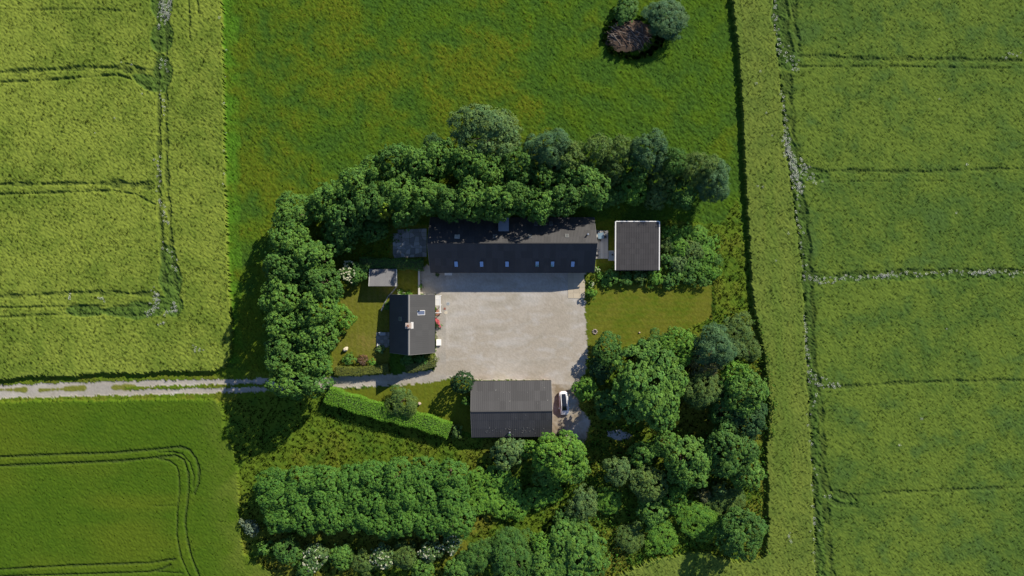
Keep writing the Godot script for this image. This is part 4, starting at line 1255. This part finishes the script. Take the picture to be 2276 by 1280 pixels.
func build_trees() -> void:
	var maple := leaf_mat("leaf_maple", Color(0.118, 0.239, 0.042))
	var deep := leaf_mat("leaf_deep", Color(0.083, 0.179, 0.035))
	var lime := leaf_mat("leaf_lime", Color(0.270, 0.370, 0.040))
	var olive := leaf_mat("leaf_olive", Color(0.120, 0.191, 0.046))
	var blue := leaf_mat("leaf_blue", Color(0.090, 0.176, 0.074))
	var grey := leaf_mat("leaf_grey", Color(0.132, 0.215, 0.068))
	var bright := leaf_mat("leaf_bright", Color(0.138, 0.284, 0.036))
	var dark := leaf_mat("leaf_dark", Color(0.052, 0.120, 0.040))
	var brown := leaf_mat("leaf_brown", Color(0.160, 0.163, 0.068))
	var b := "broad"
	# west belt
	tree_row([[652, 472, 46, 11, b, maple], [648, 533, 46, 13, b, maple], [634, 596, 46, 14, b, deep], [627, 660, 47, 14, b, maple], [633, 722, 48, 14, b, maple], [633, 786, 48, 14, b, deep], [646, 845, 44, 14, b, maple]], "belt_tree", "%s leafy tree, %s from the north in the outer column of the west belt", "trees of the west shelter belt")
	tree_row([[692, 575, 46, 13, b, maple], [718, 628, 45, 13, b, deep], [706, 690, 48, 14, b, maple], [702, 750, 45, 13, b, maple], [697, 806, 45, 13, b, maple], [690, 850, 40, 13, b, deep]], "belt_tree", "%s leafy tree, %s from the north in the inner column of the west belt", "trees of the west shelter belt")
	plant("young_tree", "light green young tree leaning over the west lawn from the belt", "tree", "", 757, 705, 34, 6, b, bright)
	for a in [[628, 800, "upper"], [622, 838, "lower"]]: plant("lime_shrub", "yellow-green bush on the west belt's field side, %s of two" % a[2], "shrub", "yellow bushes of the west belt", a[0], a[1], 17, 11.5, b, lime)
	# north belt
	tree_row([[727, 447, 44, 12, b, maple], [770, 482, 40, 11, b, deep], [790, 420, 46, 12, b, maple], [838, 450, 46, 13, b, deep], [888, 428, 46, 13, b, maple], [902, 474, 36, 11, b, deep], [950, 440, 46, 13, b, maple], [1000, 450, 44, 14, b, deep], [1050, 442, 48, 14.5, b, maple], [1100, 448, 46, 14.5, b, maple], [1145, 440, 46, 13.5, b, deep], [1195, 450, 42, 12.5, b, maple], [1246, 440, 42, 11.5, b, deep], [1305, 414, 56, 11, b, maple, "round full"], [1365, 428, 32, 6.5, b, deep], [1410, 412, 40, 6.5, b, bright, "light green"], [1462, 434, 34, 6.5, "fine", grey], [1512, 426, 38, 7.5, b, deep], [1585, 400, 46, 9.5, "needle", blue, "blue-green"]], "belt_tree", "%s tree, %s from the west in the house-side row of the north belt", "trees of the north shelter belt")
	tree_row([[822, 385, 42, 11, b, maple], [872, 362, 42, 12, b, deep], [930, 368, 46, 12, b, maple], [985, 352, 44, 12, b, maple], [1040, 366, 46, 13, b, maple], [1088, 385, 44, 13, b, maple], [1150, 372, 44, 13, b, deep], [1215, 335, 52, 14, "needle", blue, "spreading blue-green"], [1203, 394, 38, 12, b, deep], [1265, 350, 46, 12, b, olive, "olive"], [1258, 395, 34, 11, b, deep], [1322, 335, 42, 12, "fine", olive, "olive"], [1370, 345, 42, 11, "fine", olive, "olive"], [1356, 386, 34, 10, "fine", olive, "olive"], [1440, 338, 52, 13, "needle", blue, "dark blue-green"], [1410, 374, 36, 9.5, b, deep], [1492, 363, 42, 11, "needle", deep], [1475, 403, 36, 8.5, b, olive], [1547, 374, 44, 11, "needle", olive, "olive"]], "belt_tree", "%s tree, %s from the west in the field-side row of the north belt", "trees of the north shelter belt")
	plant("willow_tree", "big grey-green tree bulging into the meadow from the north belt", "tree", "", 1083, 298, 78, 14, "fine", grey)
	plant("field_shrub", "small dark bush at the north belt's meadow edge", "shrub", "", 960, 322, 26, 6, "fine", dark)
	plant("lime_shrub", "yellow-green bush bright among the north belt's trees", "shrub", "", 856, 468, 20, 12, b, lime)
	plant("belt_tree", "shaded tree in the corner between west belt and north belt", "tree", "", 752, 525, 40, 9, b, deep)
	plant("belt_tree", "shaded tree left of the crazy paving under the north belt", "tree", "", 826, 512, 36, 6.5, b, deep)
	# lone tree in the meadow
	plant("lone_tree", "grey-green tree alone in the meadow behind the brush pile", "tree", "", 1480, 42, 52, 5, "needle", blue)
	plant("elder_bush", "green bush at the brush pile's northern side", "shrub", "", 1392, 20, 30, 3, b, deep)
	# south-east grove
	plant("chestnut_tree", "very large broad tree east of the parked car", "tree", "", 1440, 858, 92, 12.5, b, maple)
	plant("blue_tree", "blue-green tree at the east lawn's south-east corner", "tree", "", 1583, 768, 48, 10, "needle", blue)
	for a in [
		[1508, 772, 42, 7, b, bright, "bright green bush left of the blue-green tree by the east lawn"],
		[1462, 768, 32, 5, "fine", deep, "dark bush at the south edge of the east lawn"],
		[1352, 775, 36, 5, b, deep, "dark bush at the yard's edge between lawn and big tree"],
		[1338, 822, 30, 3, "fine", dark, "dark ragged bush at the gravel's east edge"],
		[1300, 866, 27, 3, b, bright, "bright green bush right of the parked car"],
		[1352, 900, 36, 4, b, deep, "low dark bush in the big tree's shade"],
		[1568, 812, 36, 7, "fine", brown, "brownish thin bush below the blue-green tree"],
		[1562, 868, 44, 8, "fine", olive, "olive thin-leaved bush right of the big tree"],
		[1630, 838, 36, 8, b, bright, "light green bush above the dark tree at the field's edge"],
		[1655, 876, 46, 10, b, maple, "green tree with yellowish top at the rye strip's edge"],
		[1664, 930, 44, 9, b, dark, "dark tree at the rye strip's edge"],
		[1612, 912, 36, 7, b, deep, "dark green bush inside the south-east grove"],
		[1640, 735, 36, 3, "fine", olive, "feathery olive bush at the east lawn's outer corner"],
		[1668, 780, 30, 2.5, "fine", olive, "low feathery bush against the rye strip"],
		[1632, 775, 26, 3, "fine", grey, "feathery grey-green bush right of the blue-green tree"],
		[1245, 1012, 58, 10, b, bright, "bright green tree at the barn's south-east corner"],
		[1215, 1048, 34, 7, b, maple, "green bush at the foot of the bright tree behind the barn"],
		[1280, 1045, 32, 7, b, maple, "green bush right of the bright tree behind the barn"],
		[1128, 1006, 38, 5, b, grey, "pale green bush behind the barn"],
		[1172, 1000, 24, 4, b, bright, "small bright bush between pale bush and bright tree"],
		[1376, 1048, 34, 7, "fine", grey, "feathery grey-green tree south of the rubble heap"],
		[1428, 1008, 32, 6, b, maple, "green bush below the rubble heap, left of the round tree"],
		[1478, 985, 34, 7, b, maple, "green bush above the round tree"],
		[1527, 1030, 56, 10, b, maple, "round full tree in the middle of the south-east grove"],
		[1624, 1000, 56, 10, b, deep, "large tree near the rye strip south of the grove's gap"],
		[1658, 1055, 36, 7, b, maple, "green tree at the rye strip below the large one"],
		[1440, 1072, 46, 7, b, olive, "olive-green tree left of the round tree"],
		[1450, 1132, 38, 5, b, maple, "blue-tinged green bush south of the olive-green tree"],
		[1498, 1112, 30, 5, b, bright, "light green bush south of the round tree"],
		[1516, 1082, 22, 4, b, bright, "small light bush at the round tree's foot"],
		[1566, 1102, 20, 3, b, brown, "small bush with orange-tinged leaves"],
		[1600, 1086, 20, 4, b, grey, "small pale round bush at the large tree's foot"],
		[1652, 1185, 60, 9, b, deep, "tree standing alone in the south-east corner by the rye strip"],
		[1556, 1156, 52, 3, "fine", bright, "broad low green bush in the south-east scrub"],
		[1612, 1120, 42, 2.5, "fine", olive, "broad low olive bush above the corner tree"],
		[1400, 1195, 36, 2.5, "fine", olive, "low olive bush at the scrub's southern edge"],
		[1470, 1195, 38, 2.2, "fine", bright, "low green bush at the scrub's southern edge"],
		[1350, 1115, 36, 2.4, "fine", bright, "low green bush below the feathery tree"],
		[1298, 1120, 36, 5, "fine", grey, "pale feathery bush at the shaded hollow"],
		[1262, 1165, 34, 4, b, deep, "dark bush in the shaded hollow south of the barn"],
		[1285, 1225, 68, 7, b, maple, "lush tree at the bottom of the southern scrub"],
		[1208, 1212, 28, 5, b, bright, "bright bush left of the lush southern tree"],
		[1215, 1262, 44, 6, b, maple, "green bush at the lower edge below the bright bush"],
		[1135, 1235, 60, 6, "fine", deep, "broad dense bush left of the lush southern tree"],
		[1062, 1238, 42, 5, "fine", deep, "dense bush right of the white-flowering ones"],
		[1020, 1268, 34, 4, b, maple, "green bush at the lower edge beside the white-flowering ones"],
	]: plant("tree" if a[3] >= 6 else "shrub", a[6], "tree" if a[3] >= 6 else "shrub", "trees and bushes of the south-east grove", a[0], a[1], a[2], a[3], a[4], a[5])
	# low lush bushes south of the barn
	var low := [[1060, 1072], [1105, 1060], [1088, 1108], [1135, 1090], [1150, 1122], [1190, 1108], [1228, 1092], [1062, 1120], [1112, 1125]]
	for k in low.size(): plant("lush_shrub", "low lush bright bush, %s from the west in the thicket south of the barn" % NTH[[0, 3, 2, 5, 6, 7, 8, 1, 4][k]], "shrub", "thicket south of the barn", low[k][0], low[k][1], 30, 2.6, b, bright)
	# planted block of trees
	var grove := leaf_mat("leaf_grove", Color(0.096, 0.219, 0.035))
	var rows := [["northern", 1078, 1062, 0], ["middle", 1112, 1100, 1], ["southern", 1148, 1142, 2]]
	for r in rows:
		for k in 8:
			var u: float = 613.0 + k * 55.0 + r[3] * 6.0
			var v: float = lerpf(r[1], r[2], k / 7.0)
			if k > 3: v += 8.0 * (r[3] - 0.6)
			plant("plantation_tree", "%s tree from the west in the %s row of the planted block" % [NTH[k], r[0]], "tree", "planted block of trees south of the meadow", u, v, 42, 7.0 + (k % 3) * 0.5, b, grove)
	# bushes along the southern edge
	for a in [
		[587, 1216, 22, 4, b, maple, "green bush, westernmost of the southern hedgerow"],
		[640, 1226, 32, 4.5, b, deep, "round green bush second from the west in the southern hedgerow"],
		[758, 1238, 28, 4, b, maple, "green bush right of the first white-flowering one"],
		[806, 1252, 28, 4, "fine", olive, "olive bush between two white-flowering ones"],
		[898, 1238, 32, 4, "fine", olive, "olive bush right of the second white-flowering one"],
		[940, 1266, 28, 4, b, maple, "green bush at the lower edge below the third white-flowering one"],
		[680, 1268, 26, 4, b, deep, "dark bush at the lower edge below the first white-flowering one"],
	]: plant("shrub", a[6], "shrub", "southern hedgerow", a[0], a[1], a[2], a[3], a[4], a[5])
	var q := 0
	for a in [[700, 1238, 28, "first"], [850, 1238, 28, "second"], [958, 1222, 30, "third"], [1004, 1204, 24, "fourth"]]:
		var s := plant("elder_shrub", "white-flowering elder, %s from the west in the southern hedgerow" % a[3], "shrub", "white-flowering elders", a[0], a[1], a[2], 4.0, b, grey)
		blossom(s, 500 + q, 46, Color(0.72, 0.72, 0.52), 0.26)
		q += 1
	var gs := plant("willow_shrub", "silvery white-green bush at the barley field's corner", "shrub", "", 556, 1170, 18, 2.5, "fine", leaf_mat("leaf_silver", Color(0.24, 0.29, 0.19)))
	gs.scale.z *= 1.6
	# shrubbery round the garage
	var shr := [[1484, 515, 14, 1.8, bright], [1506, 522, 17, 2.2, bright], [1528, 512, 16, 1.6, bright], [1552, 526, 18, 1.8, bright], [1578, 540, 17, 1.6, bright], [1484, 545, 15, 2.0, olive], [1512, 550, 18, 2.4, bright], [1540, 556, 18, 2.2, olive], [1570, 566, 18, 2.0, bright], [1592, 578, 15, 1.6, maple], [1482, 576, 15, 2.4, deep], [1508, 584, 18, 2.4, grey], [1538, 590, 18, 2.2, maple], [1568, 600, 17, 2.0, bright], [1590, 606, 14, 1.8, bright], [1506, 614, 15, 2.0, maple], [1534, 622, 14, 1.9, deep], [1564, 626, 13, 1.8, maple]]
	for k in shr.size(): plant("garden_shrub", "leafy garden bush east of the garage, %s counted from the north" % NTH[k], "shrub", "shrubbery east of the garage", shr[k][0], shr[k][1], shr[k][2] * 1.3, shr[k][3], "fine" if k % 4 == 1 else b, shr[k][4])
	var front := [[1338, 616, 15], [1362, 612, 18], [1392, 620, 17], [1424, 616, 17], [1456, 618, 18], [1346, 626, 13], [1484, 624, 16]]
	for k in front.size(): plant("garden_shrub", "leafy bush in the hedge south of the garage, %s counted from the west" % NTH[[0, 2, 3, 4, 5, 1, 6][k]], "shrub", "hedge bushes south of the garage", front[k][0], front[k][1], front[k][2] * (1.0 if k == 0 else 1.25), 1.1 if k == 0 or k == 5 else 1.9, b, [bright, maple, deep, olive][k % 4])
	plant("round_shrub", "bright round bush at the concrete apron's east side", "shrub", "", 1315, 652, 15, 1.9, b, bright)
	var w1 := plant("rose_shrub", "white-flowering bush above the bright round bush", "shrub", "white roses by the apron", 1314, 632, 9, 1.0, b, maple)
	blossom(w1, 31, 30, Color(0.80, 0.80, 0.74), 0.22)
	var w2 := plant("rose_shrub", "white-flowering bush at the long house's south-east corner", "shrub", "white roses by the apron", 1328, 599, 8, 0.9, b, bright)
	blossom(w2, 32, 20, Color(0.80, 0.80, 0.74), 0.2)

func build_garden() -> void:
	var yew := leaf_mat("leaf_yew", Color(0.030, 0.078, 0.026))
	var bright := leaf_mat("leaf_bright", Color.WHITE)
	var maple := leaf_mat("leaf_maple", Color.WHITE)
	var olive := leaf_mat("leaf_olive", Color.WHITE)
	var deep := leaf_mat("leaf_deep", Color.WHITE)
	plant("yew_tree", "dark clipped round yew at the barn's north-west corner", "tree", "", 1028, 850, 26, 6, "clipped", yew)
	plant("privet_shrub", "green bush below the dark yew against the barn", "shrub", "", 1037, 890, 16, 4, "broad", maple)
	hedge("clipped_hedge", "long clipped green hedge slanting south of the road", [[728, 878], [800, 902], [870, 922], [940, 938], [1000, 958]], 3.0, 2.4, leaf_mat("leaf_hedge", Color(0.165, 0.34, 0.03)), 0.19, 1100, 0.22)
	plant("apple_tree", "pale green tree growing through the clipped hedge", "tree", "", 893, 893, 36, 4.5, "needle", olive)
	plant("hedge_shrub", "loose bush at the clipped hedge's barn end", "shrub", "", 1014, 960, 18, 2.5, "broad", olive)
	hedge("garden_hedge", "low yellow-green hedge along the road beside the west lawn", [[748, 824], [790, 826], [830, 822], [864, 818]], 1.7, 1.5, leaf_mat("leaf_box", Color(0.189, 0.210, 0.042)), 0.16, 800, 0.25)
	hedge("garden_hedge", "low mottled hedge along the road below the cottage", [[904, 820], [935, 814], [968, 806]], 1.6, 1.4, leaf_mat("leaf_box_mix", Color(0.161, 0.182, 0.056)), 0.16, 800, 0.25)
	hedge("yard_hedge", "shaded low hedge between the garden shed and the crazy paving", [[800, 584], [850, 586], [900, 586], [942, 588]], 2.2, 1.8, deep, 0.2, 360, 0.2)
	plant("dark_shrub", "dark bush in the shade south of the cottage", "shrub", "bushes south of the cottage", 905, 800, 20, 2.2, "broad", deep)
	plant("dark_shrub", "dark bush left of the corner bush below the cottage", "shrub", "bushes south of the cottage", 938, 800, 18, 2.0, "broad", deep)
	plant("corner_shrub", "yellow-green bush at the cottage's south-east corner", "shrub", "bushes south of the cottage", 958, 800, 16, 1.8, "fine", leaf_mat("leaf_box", Color.WHITE))
	plant("red_shrub", "red-brown leaved bush at the west lawn's south end", "shrub", "", 806, 800, 17, 1.8, "broad", leaf_mat("leaf_copper", Color(0.20, 0.115, 0.070)))
	plant("garden_shrub", "green bush left of the red-brown one on the west lawn", "shrub", "", 776, 798, 17, 1.8, "broad", maple)
	plant("garden_shrub", "small green bush right of the red-brown one on the west lawn", "shrub", "", 828, 808, 12, 1.2, "broad", bright)
	plant("garden_shrub", "leafy bush at the terrace's edge behind the cottage", "shrub", "", 846, 776, 13, 1.6, "broad", leaf_mat("leaf_grey", Color.WHITE))
	plant("garden_shrub", "leafy bush in the bed between edging stones and cottage", "shrub", "", 862, 680, 13, 1.4, "broad", maple)
	var fl := plant("flower_shrub", "large white-blooming rhododendron beside the garden shed", "shrub", "", 786, 606, 30, 3.4, "broad", deep)
	blossom(fl, 77, 90, Color(0.82, 0.80, 0.62), 0.24, Vector3(0.3, 0.35, 0.7))
	var fn := plant("flower_shrub", "white-flowering plant at the cottage's north gable", "shrub", "", 890, 650, 10, 1.0, "broad", bright)
	blossom(fn, 78, 26, Color(0.82, 0.82, 0.76), 0.2)
	plant("garden_shrub", "bright green plant right of the white flowers at the north gable", "shrub", "", 908, 652, 9, 0.9, "broad", bright)
	plant("wall_shrub", "small bright bush at the low wall by the shaded yard", "shrub", "", 934, 636, 7, 1.2, "broad", bright)
	var rose := plant("rose_bush", "pink-flowering rose bush against the cottage's east wall", "shrub", "", 970, 718, 10, 1.6, "broad", maple, 1.7)
	blossom(rose, 79, 150, Color(0.70, 0.17, 0.19), 0.26, Vector3.ZERO, "pink_blossom")
	plant("wall_plant", "dark plant against the long house's south wall beside the bench", "shrub", "", 972, 611, 6, 0.8, "broad", deep)
	plant("grass_clump", "yellowish plant between roses and bench at the cottage wall", "plant", "", 969, 752, 6, 0.7, "fine", leaf_mat("leaf_box", Color.WHITE), 1.5)

func build_herbs() -> void:
	# white umbels along the wheelings and field edges
	rng.seed = 909
	var w := []
	for a in [
		[[[350, -20], [366, 20], [358, 50]], 0.10, 0.5, 1.1], [[[380, -10], [368, 45]], 0.12, 0.35, 1.1], [[[360, 130], [362, 155]], 0.3, 0.4, 1.1], [[[360, 200], [364, 260]], 0.6, 0.3, 1.1],
		[[[492, 0], [496, 120], [498, 240], [500, 400], [505, 480]], 4.5, 0.3, 1.1], [[[350, 345], [352, 420]], 0.5, 0.4, 1.0], [[[358, 440], [366, 470], [376, 500]], 0.35, 0.35, 1.0], [[[360, 540], [384, 570], [388, 610]], 0.6, 0.4, 1.0],
		[[[345, 645], [352, 665], [340, 690], [325, 700]], 0.14, 0.45, 1.0], [[[365, 700], [375, 695], [392, 690], [390, 670]], 0.2, 0.35, 1.0], [[[155, 655], [158, 660]], 0.1, 0.2, 1.0], [[[222, 660], [232, 666]], 0.15, 0.3, 1.0], [[[360, 718], [366, 720]], 0.1, 0.3, 1.0], [[[430, 772], [455, 778]], 0.3, 0.4, 1.1],
		[[[1719, 0], [1724, 60], [1735, 120]], 0.35, 0.3, 1.0], [[[1742, 110], [1760, 140], [1775, 160]], 0.25, 0.8, 0.9], [[[1738, 200], [1748, 290]], 0.5, 0.25, 1.0], [[[1745, 300], [1757, 350], [1772, 400], [1782, 425]], 0.07, 0.5, 1.0], [[[1765, 350], [1800, 385], [1815, 400]], 0.16, 0.6, 0.9], [[[1770, 430], [1785, 560], [1790, 610]], 0.8, 0.3, 0.9],
		[[[1790, 608], [1800, 622], [1850, 625]], 0.2, 0.45, 0.9], [[[1850, 618], [1900, 616], [1990, 611]], 0.32, 0.3, 0.9], [[[1955, 612], [1985, 610]], 0.14, 0.25, 0.9], [[[1990, 611], [2130, 606], [2290, 606]], 0.5, 0.28, 0.9], [[[2160, 606], [2215, 604]], 0.2, 0.22, 0.9], [[[1788, 700], [1795, 800], [1800, 850]], 0.35, 0.25, 1.0], [[[1805, 840], [1830, 850], [1860, 858]], 0.2, 0.6, 0.9],
		[[[1808, 870], [1812, 900]], 0.5, 0.3, 1.0], [[[1808, 1150], [1810, 1170]], 0.3, 0.3, 1.1], [[[1755, 1185], [1757, 1205]], 0.3, 0.25, 1.1], [[[1798, 900], [1812, 1250]], 1.6, 0.5, 1.1], [[[1690, 100], [1700, 350], [1730, 600]], 5.0, 2.0, 1.1], [[[2230, 122], [2270, 122]], 0.5, 0.4, 1.0], [[[1830, 1082], [1850, 1115]], 0.9, 0.6, 0.9],
		[[[100, 60], [300, 250], [420, 160], [440, 280], [150, 290], [200, 500]], 14.0, 6.0, 1.1], [[[1900, 200], [2200, 300], [1900, 700], [2200, 900]], 14.0, 8.0, 0.9],
	]:
		for p in along(a[0], a[1], a[2], 1.0):
			var y := ground_y(p.x, p.z)
			w.append([Vector3(p.x, maxf(0.25, y), p.z), rng.randf() * TAU, rng.randf_range(0.6, 1.25), Color(1, 1, 1) * rng.randf_range(0.75, 1.0)])
	rng.seed = 5
	for k in 14:
		var a := rng.randf() * TAU
		var d := sqrt(rng.randf()) * 0.22
		leaf(Vector3(cos(a) * d, 0.12 + 0.1 * rng.randf(), sin(a) * d), (Vector3.UP + any_dir() * 0.5).normalized(), 0.11, 0.10, Color(1, 1, 1) * rng.randf_range(0.8, 1.0))
	scatter("white_wildflowers", leaves_done(), leaf_mat("umbel_white", Color(0.55, 0.57, 0.49)), w, "white umbel flowers scattered along wheelings and field edges", "flowers")
	# nettles round the brush pile
	rng.seed = 13
	var n := []
	for k in 170:
		var t := rng.randf() * TAU
		var c := spot(1405, 82)
		var r := rng.randf_range(4.3, 5.6)
		if sin(t) < -0.3 and rng.randf() < 0.7: continue
		n.append([c + Vector3(cos(t) * r * 1.12, 0.02, sin(t) * r * 0.82), rng.randf() * TAU, rng.randf_range(0.7, 1.4), Color(1, 1, 1) * rng.randf_range(0.7, 1.0)])
	scatter("nettles", tuft_mesh(41, 0.45, 0.9, 26, 0.16), leaf_mat("leaf_maple", Color.WHITE), n, "tall green nettles ringing the brush pile", "nettles")
	# the crops' own heads and leaves
	var crop_mat := mat("crop_plants", Color(0.70, 0.70, 0.70), 0.8, 0.0, 0.2, true)
	for a in [[RAPE, "rapeseed_plants", "pale green rapeseed plants with pods covering the north-west field", 0.26, 0.20, 7, 0.06, 2.2], [BARLEY, "barley_plants", "fine green barley stalks covering the south-west field", 0.18, 0.12, 6, 0.04, 2.0], [RYE, "rye_plants", "yellowish green rye stalks covering the narrow strip", 0.22, 0.20, 7, 0.05, 2.2], [WHEAT, "wheat_plants", "green stalks covering the large eastern field", 0.24, 0.18, 7, 0.055, 2.0]]:
		rng.seed = 200 + a[0]
		var c := []
		for k in int(208.0 * 118.0 * a[7]):
			var p := Vector3(rng.randf_range(-104, 104), 0, rng.randf_range(-59, 59))
			if ground_kind(p.x, p.z) != a[0]: continue
			var at := clampi(roundi((p.z - Z0) / STEP), 0, NZ) * (NX + 1) + clampi(roundi((p.x - X0) / STEP), 0, NX)
			if gap[at] > 0.35 and rng.randf() < 0.8: continue
			p.y = hgt[at] - 0.05
			var t := tone[at] * rng.randf_range(0.8, 1.12)
			c.append([p, rng.randf() * TAU, rng.randf_range(0.7, 1.25), Color(minf(1.0, t.r), minf(1.0, t.g), minf(1.0, t.b))])
		scatter(a[1], tuft_mesh(60 + a[0], a[3], a[4], a[5], a[6]), crop_mat, c, a[2], "crop")
	# leafy undergrowth between the bushes
	var under := crown(808, 0.85, 0.05, 0.75, 6, 6.0, 0.2, 12, 0.2, 0.14, 0.4)
	rng.seed = 19
	var area := []
	for sheet in [[[1040, 1045], [1230, 1050], [1330, 935], [1560, 960], [1700, 990], [1702, 1228], [1560, 1212], [1350, 1275], [1200, 1275], [1240, 1140], [1050, 1132]], [[1590, 690], [1684, 700], [1706, 800], [1722, 900], [1712, 985], [1690, 960], [1600, 900], [1520, 800]], [[1468, 495], [1600, 520], [1605, 628], [1310, 632], [1310, 600], [1468, 602]], [[640, 470], [760, 420], [900, 400], [940, 480], [860, 560], [780, 580], [700, 560]]]:
		var poly := PackedVector2Array()
		for q in sheet:
			var e := spot(q[0], q[1])
			poly.append(Vector2(e.x, e.z))
		area.append(poly)
	var un := []
	for k in 20000:
		var p := Vector3(rng.randf_range(-52, 52), 0, rng.randf_range(-22, 58))
		for poly in area:
			if Geometry2D.is_point_in_polygon(Vector2(p.x, p.z), poly):
				p.y = ground_y(p.x, p.z) - 0.1
				un.append([p, rng.randf() * TAU, rng.randf_range(0.6, 1.4), Color(rng.randf_range(0.6, 1.0), rng.randf_range(0.75, 1.0), rng.randf_range(0.6, 1.0))])
				break
	scatter("leafy_undergrowth", under, leaf_mat("leaf_under", Color(0.132, 0.258, 0.036)), un, "low leafy undergrowth filling the gaps between bushes", "undergrowth")
	# tussocks in the unmown grass
	rng.seed = 17
	var t := []
	for k in 90000:
		var p := Vector3(rng.randf_range(-104, 104), 0, rng.randf_range(-60, 60))
		var g := ground_kind(p.x, p.z)
		if g != ROUGH and g != VERGE and g != MEADOW: continue
		if g == MEADOW and rng.randf() < 0.35: continue
		p.y = ground_y(p.x, p.z) - 0.04
		t.append([p, rng.randf() * TAU, rng.randf_range(0.6, 1.3) * (1.15 if g == ROUGH else 0.6), Color(rng.randf_range(0.75, 1.0), rng.randf_range(0.8, 1.0), rng.randf_range(0.6, 1.0))])
	scatter("grass_tussocks", tuft_mesh(43, 0.30, 0.20, 8, 0.06), leaf_mat("leaf_grass", Color(0.105, 0.150, 0.016)), t, "tussocks of unmown green grass over meadow and rough ground", "grass")
